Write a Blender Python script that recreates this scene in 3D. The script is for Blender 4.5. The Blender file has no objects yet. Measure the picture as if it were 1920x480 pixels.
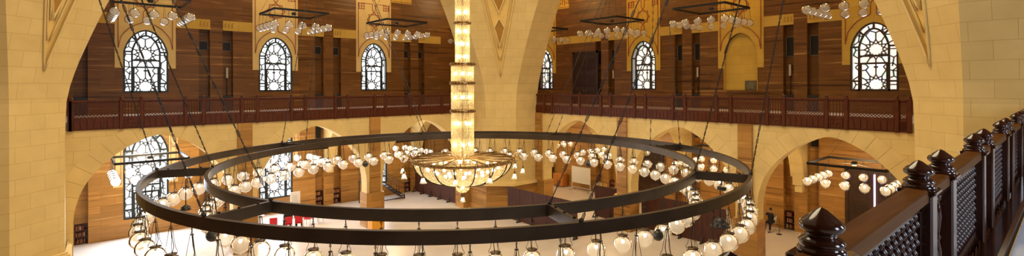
import bpy, math, random
from math import sin, cos, pi, radians, sqrt, atan2, hypot, degrees
from mathutils import Vector, Matrix
random.seed(7)
S = bpy.context.scene
COL = S.collection

# ------------------------------------------------------------------ helpers
class MB:
    """collects shapes; build() links them as ONE mesh object"""
    def __init__(s): s.v = []; s.f = []; s.sm = []
    def quad(s, a, b, c, d):
        n = len(s.v); s.v += [a, b, c, d]; s.f.append((n, n+1, n+2, n+3)); s.sm.append(False); return s
    def poly(s, pts):
        n = len(s.v); s.v += list(pts); s.f.append(tuple(range(n, n+len(pts)))); s.sm.append(False); return s
    def box(s, x0, x1, y0, y1, z0, z1):
        n = len(s.v)
        s.v += [(x0,y0,z0),(x1,y0,z0),(x1,y1,z0),(x0,y1,z0),(x0,y0,z1),(x1,y0,z1),(x1,y1,z1),(x0,y1,z1)]
        for q in ((0,3,2,1),(4,5,6,7),(0,1,5,4),(1,2,6,5),(2,3,7,6),(3,0,4,7)):
            s.f.append(tuple(n+i for i in q)); s.sm.append(False)
        return s
    def bbox(s, x0, x1, y0, y1, z0, z1, b=.01):
        """box with chamfered vertical and top edges"""
        n = len(s.v)
        def ring(ix, z):
            return [(x0+ix+b,y0+ix,z),(x1-ix-b,y0+ix,z),(x1-ix,y0+ix+b,z),(x1-ix,y1-ix-b,z),(x1-ix-b,y1-ix,z),(x0+ix+b,y1-ix,z),(x0+ix,y1-ix-b,z),(x0+ix,y0+ix+b,z)]
        R = [ring(b, z0), ring(0, z0+b), ring(0, z1-b), ring(b, z1)]
        for r in R: s.v += r
        for k in range(3):
            for i in range(8):
                j = (i+1) % 8
                s.f.append((n+k*8+i, n+k*8+j, n+k*8+8+j, n+k*8+8+i)); s.sm.append(False)
        s.f.append(tuple(n+7-i for i in range(8))); s.sm.append(False)
        s.f.append(tuple(n+24+i for i in range(8))); s.sm.append(False)
        return s
    def bar(s, p, q, w, h=None, up=(0,0,1)):
        """rectangular bar from p to q"""
        h = h or w
        p = Vector(p); q = Vector(q); d = (q-p)
        if d.length < 1e-6: return s
        d.normalize(); u = Vector(up)
        if abs(d.dot(u)) > .98: u = Vector((1,0,0))
        a = d.cross(u).normalized()*w/2; b = a.cross(d).normalized()*h/2
        n = len(s.v)
        for c in (p, q):
            for k in (-a-b, a-b, a+b, -a+b): s.v.append(tuple(c+k))
        for f in ((0,1,2,3),(7,6,5,4),(0,4,5,1),(1,5,6,2),(2,6,7,3),(3,7,4,0)):
            s.f.append(tuple(n+i for i in f)); s.sm.append(False)
        return s
    def tube(s, pts, r, seg=8, close=False, caps=True):
        pts = [Vector(p) for p in pts]; n0 = len(s.v); N = len(pts)
        rs = r if isinstance(r, (list, tuple)) else [r]*N
        prev = None
        for i, p in enumerate(pts):
            if close: d = pts[(i+1) % N]-pts[i-1]
            else: d = pts[min(i+1, N-1)]-pts[max(i-1, 0)]
            d.normalize()
            if prev is None:
                u = Vector((0,0,1)) if abs(d.z) < .9 else Vector((1,0,0))
                a = d.cross(u).normalized()
            else:
                a = (prev - d*prev.dot(d)).normalized()
            prev = a; b = d.cross(a)
            for k in range(seg):
                t = 2*pi*k/seg
                s.v.append(tuple(p+(a*cos(t)+b*sin(t))*rs[i]))
        M = N if close else N-1
        for i in range(M):
            j = (i+1) % N
            for k in range(seg):
                l = (k+1) % seg
                s.f.append((n0+i*seg+k, n0+i*seg+l, n0+j*seg+l, n0+j*seg+k)); s.sm.append(seg > 4)
        if caps and not close:
            s.f.append(tuple(n0+seg-1-k for k in range(seg))); s.sm.append(False)
            s.f.append(tuple(n0+(N-1)*seg+k for k in range(seg))); s.sm.append(False)
        return s
    def lathe(s, prof, seg=24, c=(0,0,0), a0=0, a1=2*pi, smooth=True):
        n0 = len(s.v); full = abs(a1-a0-2*pi) < 1e-6; m = seg if full else seg+1
        for r, z in prof:
            for k in range(m):
                t = a0+(a1-a0)*k/seg
                s.v.append((c[0]+r*cos(t), c[1]+r*sin(t), c[2]+z))
        for i in range(len(prof)-1):
            for k in range(seg):
                l = (k+1) % m
                s.f.append((n0+i*m+k, n0+i*m+l, n0+(i+1)*m+l, n0+(i+1)*m+k)); s.sm.append(smooth)
        return s
    def sphere(s, c, r, seg=16, rings=10, sz=1.0):
        return s.lathe([(max(1e-4, r*sin(pi*i/rings)), -r*sz*cos(pi*i/rings)) for i in range(rings+1)], seg, c)
    def cyl(s, c, r, z0, z1, seg=16):
        return s.lathe([(1e-4, z0), (r, z0), (r, z1), (1e-4, z1)], seg, c, smooth=False)
    def xf(s, M, start=0):
        for i in range(start, len(s.v)): s.v[i] = tuple(M @ Vector(s.v[i]))
        return s
    def mesh(s, name, mat):
        me = bpy.data.meshes.new(name)
        me.from_pydata([tuple(v) for v in s.v], [], s.f)
        me.polygons.foreach_set('use_smooth', s.sm)
        uv = me.uv_layers.new(name='UVMap')
        for p in me.polygons:
            nx, ny, nz = p.normal
            for li in p.loop_indices:
                x, y, z = me.vertices[me.loops[li].vertex_index].co
                if abs(nz) > .75: uv.data[li].uv = (x, y)
                else:
                    h = hypot(nx, ny) or 1
                    uv.data[li].uv = ((-ny*x+nx*y)/h, z)
        if mat: me.materials.append(mat)
        me.update()
        return me
    def build(s, name, mat, parent=None, loc=None):
        o = bpy.data.objects.new(name, s.mesh(name, mat)); COL.objects.link(o)
        if parent: o.parent = parent
        if loc: o.location = loc
        return o

def tag(o, label=None, cat=None, group=None, kind=None):
    if label: o['label'] = label
    if cat: o['category'] = cat
    if group: o['group'] = group
    if kind: o['kind'] = kind
    return o
def thing(name, label, cat, loc=(0,0,0), rz=0, group=None, kind=None):
    o = bpy.data.objects.new(name, None); COL.objects.link(o)
    o.location = loc; o.rotation_euler = (0,0,rz); o.empty_display_size = .2
    return tag(o, label, cat, group, kind)
def kids(o): return [c for c in bpy.data.objects if c.parent == o]
TREE = {}
def snapshot(root):
    """remember a thing's parts so that copying does not rescan"""
    TREE[root.name] = [(c, kids(c)) for c in kids(root)]
def dup(root, loc, rz=0, label=None, group=None, scale=None):
    r = root.copy(); COL.objects.link(r); r.location = loc; r.rotation_euler = (0,0,rz)
    if scale: r.scale = scale
    if label: r['label'] = label
    if group: r['group'] = group
    for ch, subs in TREE[root.name]:
        c = ch.copy(); COL.objects.link(c); c.parent = r
        for g in subs:
            d = g.copy(); COL.objects.link(d); d.parent = c
    return r
ORD = ['first','second','third','fourth','fifth','sixth','seventh','eighth','ninth','tenth']

# ------------------------------------------------------------------ materials
def newmat(name):
    m = bpy.data.materials.new(name); m.use_nodes = True
    nt = m.node_tree; nt.nodes.clear()
    out = nt.nodes.new('ShaderNodeOutputMaterial')
    return m, nt, out
def pbsdf(nt, out, col=(.8,.8,.8), rough=.5, metal=0, spec=.5, coat=0):
    b = nt.nodes.new('ShaderNodeBsdfPrincipled')
    b.inputs['Base Color'].default_value = (*col, 1); b.inputs['Roughness'].default_value = rough
    b.inputs['Metallic'].default_value = metal; b.inputs['Specular IOR Level'].default_value = spec
    b.inputs['Coat Weight'].default_value = coat; b.inputs['Coat Roughness'].default_value = .08
    nt.links.new(b.outputs[0], out.inputs[0]); return b
def N(nt, t, **kw):
    n = nt.nodes.new(t)
    for k, v in kw.items():
        if hasattr(n, k) and k not in n.inputs: setattr(n, k, v)
        else: n.inputs[k].default_value = v
    return n
def ramp(nt, fac, stops):
    r = nt.nodes.new('ShaderNodeValToRGB')
    while len(r.color_ramp.elements) > 1: r.color_ramp.elements.remove(r.color_ramp.elements[0])
    r.color_ramp.elements[0].position = stops[0][0]; r.color_ramp.elements[0].color = (*stops[0][1], 1)
    for p, c in stops[1:]:
        e = r.color_ramp.elements.new(p); e.color = (*c, 1)
    nt.links.new(fac, r.inputs[0]); return r
def plain(name, col, rough=.5, metal=0, var=.12, scale=6, spec=.5, coat=0, bump=0):
    m, nt, out = newmat(name); b = pbsdf(nt, out, col, rough, metal, spec, coat)
    tc = N(nt, 'ShaderNodeTexCoord'); no = N(nt, 'ShaderNodeTexNoise', Scale=scale, Detail=4.0)
    nt.links.new(tc.outputs['Object'], no.inputs['Vector'])
    lo = tuple(c*(1-var) for c in col); hi = tuple(min(1, c*(1+var)) for c in col)
    r = ramp(nt, no.outputs['Fac'], [(.3, lo), (.7, hi)])
    nt.links.new(r.outputs[0], b.inputs['Base Color'])
    if bump:
        bp = N(nt, 'ShaderNodeBump', Strength=bump, Distance=.01)
        nt.links.new(no.outputs['Fac'], bp.inputs['Height']); nt.links.new(bp.outputs[0], b.inputs['Normal'])
    return m
def stone_mat(name, c1, c2, mortar, bw=1.15, rh=.62, rough=.75):
    m, nt, out = newmat(name); b = pbsdf(nt, out, c1, rough, 0, .3)
    uv = N(nt, 'ShaderNodeUVMap'); uv.uv_map = 'UVMap'
    br = N(nt, 'ShaderNodeTexBrick'); br.offset = .5
    br.inputs['Scale'].default_value = 1; br.inputs['Brick Width'].default_value = bw; br.inputs['Row Height'].default_value = rh
    br.inputs['Mortar Size'].default_value = .009; br.inputs['Mortar Smooth'].default_value = .6
    br.inputs['Color1'].default_value = (*c1, 1); br.inputs['Color2'].default_value = (*c2, 1); br.inputs['Mortar'].default_value = (*mortar, 1)
    br.inputs['Bias'].default_value = 0
    nt.links.new(uv.outputs[0], br.inputs['Vector'])
    no = N(nt, 'ShaderNodeTexNoise', Scale=1.3, Detail=6.0); nt.links.new(uv.outputs[0], no.inputs['Vector'])
    mx = N(nt, 'ShaderNodeMix', data_type='RGBA', blend_type='MULTIPLY'); mx.inputs[0].default_value = 1
    r = ramp(nt, no.outputs['Fac'], [(.25, (.88,.87,.85)), (.75, (1,1,1))])
    nt.links.new(br.outputs['Color'], mx.inputs[6]); nt.links.new(r.outputs[0], mx.inputs[7])
    nt.links.new(mx.outputs[2], b.inputs['Base Color'])
    bp = N(nt, 'ShaderNodeBump', Strength=.25, Distance=.01); bp.invert = True
    nt.links.new(br.outputs['Fac'], bp.inputs['Height']); nt.links.new(bp.outputs[0], b.inputs['Normal'])
    return m
def travertine(name, dark, mid, light, rough=.4):
    m, nt, out = newmat(name); b = pbsdf(nt, out, mid, rough, 0, .28)
    uv = N(nt, 'ShaderNodeUVMap'); uv.uv_map = 'UVMap'
    mp = N(nt, 'ShaderNodeMapping'); mp.inputs['Scale'].default_value = (.14, 4.2, 1)
    nt.links.new(uv.outputs[0], mp.inputs[0])
    n1 = N(nt, 'ShaderNodeTexNoise', Scale=1.4, Detail=6.0, Roughness=.58, Distortion=.3); nt.links.new(mp.outputs[0], n1.inputs['Vector'])
    r = ramp(nt, n1.outputs['Fac'], [(.34, dark), (.46, mid), (.54, tuple(a*.7+b_*.3 for a, b_ in zip(mid, dark))), (.60, mid), (.70, light)])
    br = N(nt, 'ShaderNodeTexBrick'); br.offset = .37
    for k, v in (('Scale',1),('Brick Width',1.9),('Row Height',.42),('Mortar Size',.006),('Mortar Smooth',.3)): br.inputs[k].default_value = v
    br.inputs['Color1'].default_value = (.78,.76,.74,1); br.inputs['Color2'].default_value = (1.1,1.08,1.05,1); br.inputs['Mortar'].default_value = (.5,.48,.45,1)
    nt.links.new(uv.outputs[0], br.inputs['Vector'])
    mx = N(nt, 'ShaderNodeMix', data_type='RGBA', blend_type='MULTIPLY'); mx.inputs[0].default_value = 1
    nt.links.new(r.outputs[0], mx.inputs[6]); nt.links.new(br.outputs['Color'], mx.inputs[7])
    nt.links.new(mx.outputs[2], b.inputs['Base Color'])
    return m
def wood(name, dark, light, rough=.3, coat=.3, sc=(3,3,.4)):
    m, nt, out = newmat(name); b = pbsdf(nt, out, dark, rough, 0, .25, coat)
    tc = N(nt, 'ShaderNodeTexCoord'); mp = N(nt, 'ShaderNodeMapping'); mp.inputs['Scale'].default_value = sc
    nt.links.new(tc.outputs['Object'], mp.inputs[0])
    n1 = N(nt, 'ShaderNodeTexNoise', Scale=6.0, Detail=6.0, Distortion=.6); nt.links.new(mp.outputs[0], n1.inputs['Vector'])
    r = ramp(nt, n1.outputs['Fac'], [(.3, dark), (.7, light)])
    nt.links.new(r.outputs[0], b.inputs['Base Color'])
    return m
def emis(name, col, st):
    m, nt, out = newmat(name); e = N(nt, 'ShaderNodeEmission', Strength=st); e.inputs[0].default_value = (*col, 1)
    nt.links.new(e.outputs[0], out.inputs[0]); return m
def glass_mat(name, tint, milk, rim):
    """thin blown glass: clear in the middle, brighter towards the grazing edge"""
    m, nt, out = newmat(name)
    tr = N(nt, 'ShaderNodeBsdfTransparent'); tr.inputs[0].default_value = (*tint, 1)
    gl = N(nt, 'ShaderNodeBsdfGlossy', Roughness=.04); gl.inputs[0].default_value = (1,1,1,1)
    tl = N(nt, 'ShaderNodeBsdfTranslucent'); tl.inputs[0].default_value = (.95,.93,.88,1)
    df = N(nt, 'ShaderNodeBsdfDiffuse'); df.inputs[0].default_value = (.95,.93,.88,1)
    m0 = N(nt, 'ShaderNodeMixShader'); m0.inputs[0].default_value = .5
    nt.links.new(tl.outputs[0], m0.inputs[1]); nt.links.new(df.outputs[0], m0.inputs[2])
    lw = N(nt, 'ShaderNodeLayerWeight', Blend=.35)
    r = ramp(nt, lw.outputs['Facing'], [(0, (milk,)*3), (.6, (milk*1.3,)*3), (1, (rim,)*3)])
    m1 = N(nt, 'ShaderNodeMixShader'); nt.links.new(r.outputs[0], m1.inputs[0])
    nt.links.new(tr.outputs[0], m1.inputs[1]); nt.links.new(m0.outputs[0], m1.inputs[2])
    fr = N(nt, 'ShaderNodeFresnel', IOR=1.18)
    m2 = N(nt, 'ShaderNodeMixShader'); nt.links.new(fr.outputs[0], m2.inputs[0])
    nt.links.new(m1.outputs[0], m2.inputs[1]); nt.links.new(gl.outputs[0], m2.inputs[2])
    nt.links.new(m2.outputs[0], out.inputs[0]); return m
def crystal_mat(name, tint, milk):
    m, nt, out = newmat(name)
    tr = N(nt, 'ShaderNodeBsdfTransparent'); tr.inputs[0].default_value = (*tint, 1)
    gl = N(nt, 'ShaderNodeBsdfGlossy', Roughness=.12); gl.inputs[0].default_value = (1,.95,.85,1)
    tl = N(nt, 'ShaderNodeBsdfTranslucent'); tl.inputs[0].default_value = (1,.9,.7,1)
    uv = N(nt, 'ShaderNodeTexCoord'); vo = N(nt, 'ShaderNodeTexVoronoi', Scale=22.0)
    nt.links.new(uv.outputs['Object'], vo.inputs['Vector'])
    bp = N(nt, 'ShaderNodeBump', Strength=.9, Distance=.05); nt.links.new(vo.outputs['Distance'], bp.inputs['Height'])
    nt.links.new(bp.outputs[0], gl.inputs['Normal']); nt.links.new(bp.outputs[0], tl.inputs['Normal'])
    r = ramp(nt, vo.outputs['Distance'], [(.1, (milk*.6,)*3), (.6, (min(1, milk*1.3),)*3)])
    m1 = N(nt, 'ShaderNodeMixShader'); nt.links.new(r.outputs[0], m1.inputs[0])
    nt.links.new(tr.outputs[0], m1.inputs[1]); nt.links.new(tl.outputs[0], m1.inputs[2])
    m2 = N(nt, 'ShaderNodeMixShader'); m2.inputs[0].default_value = .14
    nt.links.new(m1.outputs[0], m2.inputs[1]); nt.links.new(gl.outputs[0], m2.inputs[2])
    nt.links.new(m2.outputs[0], out.inputs[0]); return m

M = {}
M['stone'] = stone_mat('cream limestone', (.73,.55,.235), (.69,.51,.21), (.50,.34,.12))
M['wedge'] = plain('cream wedge stone', (.69,.51,.21), .75, var=.09, scale=1.2)
M['stone_plain'] = plain('cream stone plain', (.70,.52,.22), .75, var=.05, scale=2)
M['spandrel'] = plain('spandrel stone', (.74,.51,.16), .75, var=.05, scale=2)
M['inlay_ochre'] = plain('ochre inlay', (.36,.18,.025), .7, var=.12, scale=4)
M['band_ochre'] = stone_mat('ochre stone band', (.62,.42,.10), (.58,.38,.08), (.42,.25,.05), 1.9, .8)
M['niche'] = stone_mat('shaded ochre stone', (.66,.43,.08), (.62,.40,.07), (.45,.28,.05), 1.0, .62)  # cream stone with the gallery's shade and yellow light put into the colour
M['trav'] = travertine('shaded brown travertine', (.070,.026,.005), (.190,.083,.020), (.44,.25,.085))  # same travertine as the aisles, gallery shade put into the colour
M['trav_low'] = travertine('lamplit golden travertine', (.22,.095,.020), (.43,.225,.060), (.62,.39,.14))  # same travertine as the gallery, aisle lamplight put into the colour
M['floor'] = plain('pale marble floor', (.64,.57,.52), .28, var=.08, scale=.8, spec=.4)
M['carpet'] = plain('pale woven stair carpet', (.55,.57,.62), .9, var=.1, scale=60)
M['red'] = plain('red stone inlay', (.30,.045,.03), .6, var=.1)
M['wood_far'] = wood('dark red wood', (.052,.011,.003), (.105,.024,.007), .48, .04)
M['wood_near'] = wood('polished mahogany', (.020,.006,.004), (.045,.013,.006), .14, .45)
M['wood_lattice'] = wood('dark turned wood', (.016,.005,.004), (.035,.010,.006), .26, .10)
M['wood_rail'] = wood('worn brown handrail', (.062,.020,.002), (.105,.036,.004), .5, 0, (.4,3,3))
[n for n in M['wood_rail'].node_tree.nodes if n.type == 'BSDF_PRINCIPLED'][0].inputs['Specular IOR Level'].default_value = .06
M['wood_screen'] = wood('brown screen boards', (.05,.016,.009), (.085,.029,.017), .55, 0, (3,3,.3))
M['door'] = wood('carved dark door', (.030,.014,.008), (.065,.032,.018), .35, .2)
M['bronze'] = plain('dark bronze plate', (.068,.050,.036), .42, .5, var=.25, scale=1.2, bump=.05)
M['iron'] = plain('blackened iron', (.02,.018,.016), .5, .5)
M['rope'] = plain('dark cable', (.03,.024,.02), .6)
M['brass'] = plain('antique brass', (.30,.19,.08), .3, .9, var=.2, scale=20)
M['globe'] = glass_mat('clear blown glass', (.98,.96,.92), .29, .94)
M['globe_off'] = glass_mat('unlit blown glass', (.93,.93,.92), .30, .78)
M['bulb'] = emis('warm bulb', (1,.84,.58), 42)
M['bulb_off'] = plain('white unlit bulb', (.8,.8,.78), .3)
M['bulb_ch'] = emis('chandelier bulb', (1,.76,.38), 34)
M['bulb_tulip'] = emis('tulip bulb', (1,.84,.55), 25)
M['capmetal'] = plain('dull bronze cap', (.10,.065,.035), .45, .7)
M['crystal'] = crystal_mat('cut crystal', (1,.93,.78), .42)
M['crystal_bowl'] = crystal_mat('crystal bead bowl', (1,.90,.68), .27)
M['tulip'] = glass_mat('frosted tulip glass', (1,.96,.9), .5, .8)
M['pane'] = emis('daylight pane', (.90,.96,1), 1.9)
M['pane_side'] = plain('white reveal', (.75,.77,.78), .4, var=.03)
M['pane_warm'] = emis('daylit coloured pane', (1,.90,.76), 1.3)
_nt = M['pane_warm'].node_tree; _tc = N(_nt, 'ShaderNodeTexCoord'); _vo = N(_nt, 'ShaderNodeTexVoronoi', Scale=3.2); _nt.links.new(_tc.outputs['Object'], _vo.inputs['Vector'])
_sp = N(_nt, 'ShaderNodeSeparateColor'); _nt.links.new(_vo.outputs['Color'], _sp.inputs[0])
_r = ramp(_nt, _sp.outputs[0], [(0, (1,.92,.74)), (.4, (1,.86,.70)), (.6, (.95,.72,.62)), (.75, (.72,.86,.66)), (1, (.86,.80,1))])
_nt.links.new(_r.outputs[0], [n for n in _nt.nodes if n.type == 'EMISSION'][0].inputs[0])
M['lattice'] = plain('grey window tracery', (.30,.31,.34), .5, var=.05)
M['winframe'] = plain('dark teal window frame', (.016,.024,.024), .4, .2)
M['winframe_brown'] = plain('dark brown window frame', (.035,.018,.010), .4)
M['black'] = plain('matt black', (.012,.012,.013), .45)
M['blackcloth'] = plain('black cloth', (.012,.012,.015), .9, scale=40)
M['vent'] = plain('dark vent metal', (.02,.018,.017), .5, .3)
M['ventframe'] = plain('grey vent frame', (.25,.2,.15), .5)
M['spk'] = plain('beige column speaker', (.5,.43,.33), .5, var=.03)
M['skin'] = plain('skin', (.42,.24,.15), .55, var=.06, scale=30)
M['lip'] = plain('lip', (.30,.11,.08), .5)
M['hair'] = plain('black hair', (.012,.010,.009), .7, scale=60)
M['redcloth'] = plain('red upholstery', (.62,.012,.03), .7, var=.1, scale=30)
M['gold'] = plain('gold painted metal', (.42,.25,.08), .35, .7)
M['white'] = plain('white laminate', (.72,.70,.66), .35, var=.03)
M['whitepl'] = plain('white plastic', (.70,.67,.62), .45, var=.04)
M['yellowpl'] = plain('yellow plastic', (.75,.50,.13), .4, var=.05)
M['orange'] = plain('orange yellow paint', (.78,.36,.02), .4, var=.05)
M['orangewood'] = plain('orange wood', (.52,.20,.035), .4, var=.1)
M['shelf'] = wood('reddish shelf wood', (.05,.014,.008), (.10,.03,.016), .4, .1)
M['book_a'] = plain('tan book', (.42,.20,.09), .6); M['book_b'] = plain('dark red book', (.20,.04,.03), .6); M['book_c'] = plain('pale book', (.55,.45,.35), .6)
M['neon'] = emis('violet light strip', (.75,.55,1), 6)
M['steel'] = plain('pale steel', (.45,.43,.40), .35, .8)
M['plaque'] = plain('grey green plaque', (.10,.085,.05), .5); M['plaque_line'] = plain('plaque tracery', (.32,.27,.15), .5)
M['blue'] = plain('blue cloth', (.03,.10,.22), .8)
M['speaker_grey'] = plain('dark grey speaker', (.03,.03,.032), .4)

# ------------------------------------------------------------------ plan (metres; eye at the origin of x,y)
CX, CY = 11.08, 15.39            # centre of the hall and of the lamp ring
YA, XA = 30.3, 26.0              # arcade planes (left = +y side, right = +x side)
YB, XB = 38.1, 33.8              # outer walls behind the aisles
D_F = 12.9                       # distance of the great arches from the centre
GAL = 7.5                        # gallery floor
LBAY = [3.4, 10.95, 18.52]; LEDGE = [-.36, 7.2, 14.75, 22.3, 29.9]
RBAY = [7.51, 14.97, 22.6]; REDGE = [3.75, 11.27, 18.87, 26.4, 33.9]
LARC = [3.25, 10.96, 18.57]; RARC = [7.45, 15.06, 22.65]
# mapping of (s, depth, z): left walls run along x and face -y; right walls run along y and face -x
def LW(y0): return Matrix(((1,0,0,0),(0,1,0,y0),(0,0,1,0),(0,0,0,1)))
def RW(x0): return Matrix(((0,1,0,x0),(-1,0,0,0),(0,0,1,0),(0,0,0,1)))   # s -> -y, so local s = -y
def lerp(pts, x):
    for (a, b), (c, d) in zip(pts, pts[1:]):
        if a <= x <= c: return b+(d-b)*(x-a)/(c-a) if c > a else b
    return pts[-1][1] if x > pts[-1][0] else pts[0][1]
ARC = [(0,6.75),(.25,6.72),(.55,6.62),(.8,6.51),(1.04,6.39),(1.4,6.17),(1.8,5.86),(2.2,5.48),(2.5,5.13),(2.7,4.85),(2.9,4.5),(3.05,4.12),(3.16,3.7),(3.23,3.3),(3.26,2.9)]
def arc_pts(hw_list): return [(-s, z) for s, z in reversed(hw_list)] + [(s, z) for s, z in hw_list[1:]]

def arch_wall(m, s0, s1, z0, z1, holes, thick):
    """wall from s0..s1 with holes; each hole (centre, [(s,z) left-to-right outline top], sill) cut right through; local y 0..thick"""
    holes = sorted(holes, key=lambda h: h[0])
    cur = s0
    def panel(a, b, zl, zh):
        if b-a < 1e-5 or zh-zl < 1e-5: return
        m.quad((a,0,zl),(b,0,zl),(b,0,zh),(a,0,zh)); m.quad((b,thick,zl),(a,thick,zl),(a,thick,zh),(b,thick,zh))
    for c, out, sill in holes:
        a, b = c+out[0][0], c+out[-1][0]
        panel(cur, a, z0, z1)
        if sill > z0:
            panel(a, b, z0, sill); m.quad((a,0,sill),(a,thick,sill),(b,thick,sill),(b,0,sill))
        for (p, zp), (q, zq) in zip(out, out[1:]):
            p += c; q += c
            m.quad((p,0,zp),(q,0,zq),(q,0,z1),(p,0,z1)); m.quad((q,thick,zq),(p,thick,zp),(p,thick,z1),(q,thick,z1))
            m.quad((p,0,zp),(p,thick,zp),(q,thick,zq),(q,0,zq))
        zb = max(sill, z0)
        m.quad((a,0,zb),(a,thick,zb),(a,thick,out[0][1]),(a,0,out[0][1]))
        m.quad((b,0,zb),(b,0,out[-1][1]),(b,thick,out[-1][1]),(b,thick,zb))
        cur = b
    panel(cur, s1, z0, z1)
    m.quad((s0,0,z1),(s1,0,z1),(s1,thick,z1),(s0,thick,z1)); m.quad((s0,0,z0),(s0,thick,z0),(s0,thick,z1),(s0,0,z1)); m.quad((s1,0,z0),(s1,0,z1),(s1,thick,z1),(s1,thick,z0))
    return m

# ------------------------------------------------------------------ floor, slabs
MB().box(-14, 36, -4, 41, -.3, 0).build('floor', M['floor'])
tag(bpy.data.objects['floor'], 'pale polished stone floor of the prayer hall far below', 'floor', kind='structure')
g = MB(); g.box(-7, XB+.3, YA+.1, YB+.9, 6.95, GAL); g.build('floor_gallery_left', M['floor'])
tag(bpy.data.objects['floor_gallery_left'], 'pale gallery floor behind the left balcony railing', 'floor', kind='structure')
g = MB(); g.box(XA+.1, XB+.9, -4, YA+.1, 6.95, GAL); g.build('floor_gallery_right', M['floor'])
tag(bpy.data.objects['floor_gallery_right'], 'pale gallery floor behind the right balcony railing', 'floor', kind='structure')
g = MB(); g.box(-3, 24, -7, .42, 7.0, GAL); g.build('floor_gallery_near', M['carpet'])
tag(bpy.data.objects['floor_gallery_near'], 'bluish white gallery floor beside the polished near railing', 'floor', kind='structure')

# ceilings of the galleries and the walls behind the eye
for nm, b, lb in (('ceiling_left', (-7.6, XB+.6, 28.4, YB+.6, 19, 19.3), 'pale ceiling of the left gallery'), ('ceiling_right', (24.1, XB+.6, -7.6, 28.4, 19, 19.3), 'pale ceiling of the right gallery'), ('ceiling_near', (-7.6, 24.1, -7.6, 2.4, 15, 15.3), 'pale ceiling of the near gallery')):
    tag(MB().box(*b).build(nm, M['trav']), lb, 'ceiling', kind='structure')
tag(MB().box(-7.6, 24.1, -7.6, -7.25, 0, 15).build('wall_near', M['trav']), 'shaded brown travertine wall behind the near gallery', 'wall', kind='structure')
tag(MB().box(-7.9, -7.5, -7.6, YB+.6, 0, 19).build('wall_side', M['trav']), 'shaded brown travertine end wall of the galleries', 'wall', kind='structure')

# ------------------------------------------------------------------ arcades under the gallery
def arcade(name, T, centres, edges, s0, s1, label):
    m = MB(); arch_wall(m, s0, s1, 0, 7.14, [(c, arc_pts(ARC), 0) for c in centres], .8)
    return tag(m.xf(T).build(name, M['stone']), label, 'wall', kind='structure')
AL_ = arcade('wall_arcade_left', LW(YA+.02), LARC, LEDGE, -9, 26.7, 'cream stone arcade wall below the left balcony')
AR_ = arcade('wall_arcade_right', RW(XA+.02), [-c for c in RARC+[-.2]], REDGE, -31.0, 8, 'cream stone arcade wall below the right balcony')
def pilaster(T, s, name, label):
    m = MB(); m.box(s-.36, s+.36, -.10, .02, 2.2, 7.14); m.box(s-.62, s+.62, -.10, .9, 0, 2.2)
    return tag(m.xf(T).build(name, M['trav_low']), label, 'pillar', kind='structure')
for i, s in enumerate([7.1, 14.77, 22.4]):
    pilaster(LW(YA), s, 'pillar_left', '%s banded travertine pillar from the left of the left arcade' % ORD[i])
for i, s in enumerate([11.27, 18.93, 26.45]):
    pilaster(RW(XA), -s, 'pillar_right', '%s banded travertine pillar from the right of the right arcade' % ORD[i])
def archivolt(T, c, label):
    # ring of wedge blocks round an arch, joints left open
    m = MB(); pts = [(c+s, z) for s, z in arc_pts(ARC)]
    L = [0]
    for a, b in zip(pts, pts[1:]): L.append(L[-1]+hypot(b[0]-a[0], b[1]-a[1]))
    def at(t):
        for i in range(len(L)-1):
            if L[i] <= t <= L[i+1]+1e-9:
                k = (t-L[i])/(L[i+1]-L[i]); return (pts[i][0]+(pts[i+1][0]-pts[i][0])*k, pts[i][1]+(pts[i+1][1]-pts[i][1])*k)
        return pts[-1]
    n = 19; tot = L[-1]
    for k in range(n):
        q0, q1 = k*tot/n+.012, (k+1)*tot/n-.012
        pr = []
        for j in range(4):
            t = q0+(q1-q0)*j/3; p = at(t); a, b = at(max(0,t-.25)), at(min(tot,t+.25)); dx, dz = b[0]-a[0], b[1]-a[1]; h = hypot(dx, dz); nx, nz = -dz/h, dx/h
            pr.append((p, (p[0]+nx*.78, min(7.12, p[1]+nz*.78))))
        for (p0, o0), (p1, o1) in zip(pr, pr[1:]):
            m.quad((p0[0],-.010,p0[1]),(p1[0],-.010,p1[1]),(o1[0],-.010,o1[1]),(o0[0],-.010,o0[1]))
            m.quad((o0[0],-.010,o0[1]),(o1[0],-.010,o1[1]),(o1[0],.0,o1[1]),(o0[0],.0,o0[1])); m.quad((p1[0],-.010,p1[1]),(p0[0],-.010,p0[1]),(p0[0],.0,p0[1]),(p1[0],.0,p1[1]))
        for (p, o), sg in ((pr[0], 1), (pr[-1], -1)):
            m.quad((p[0],-.010,p[1]),(o[0],-.010,o[1]),(o[0],0,o[1]),(p[0],0,p[1]))
    tag(m.xf(T).build('trim_archivolt', M['wedge']), label, 'arch', kind='structure')
for i, c in enumerate(LARC): archivolt(LW(YA+.02), c, 'cream wedge stones round the %s arch of the left arcade' % ORD[i])
for i, c in enumerate(RARC): archivolt(RW(XA+.02), -c, 'cream wedge stones round the %s arch of the right arcade' % ORD[i])
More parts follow.
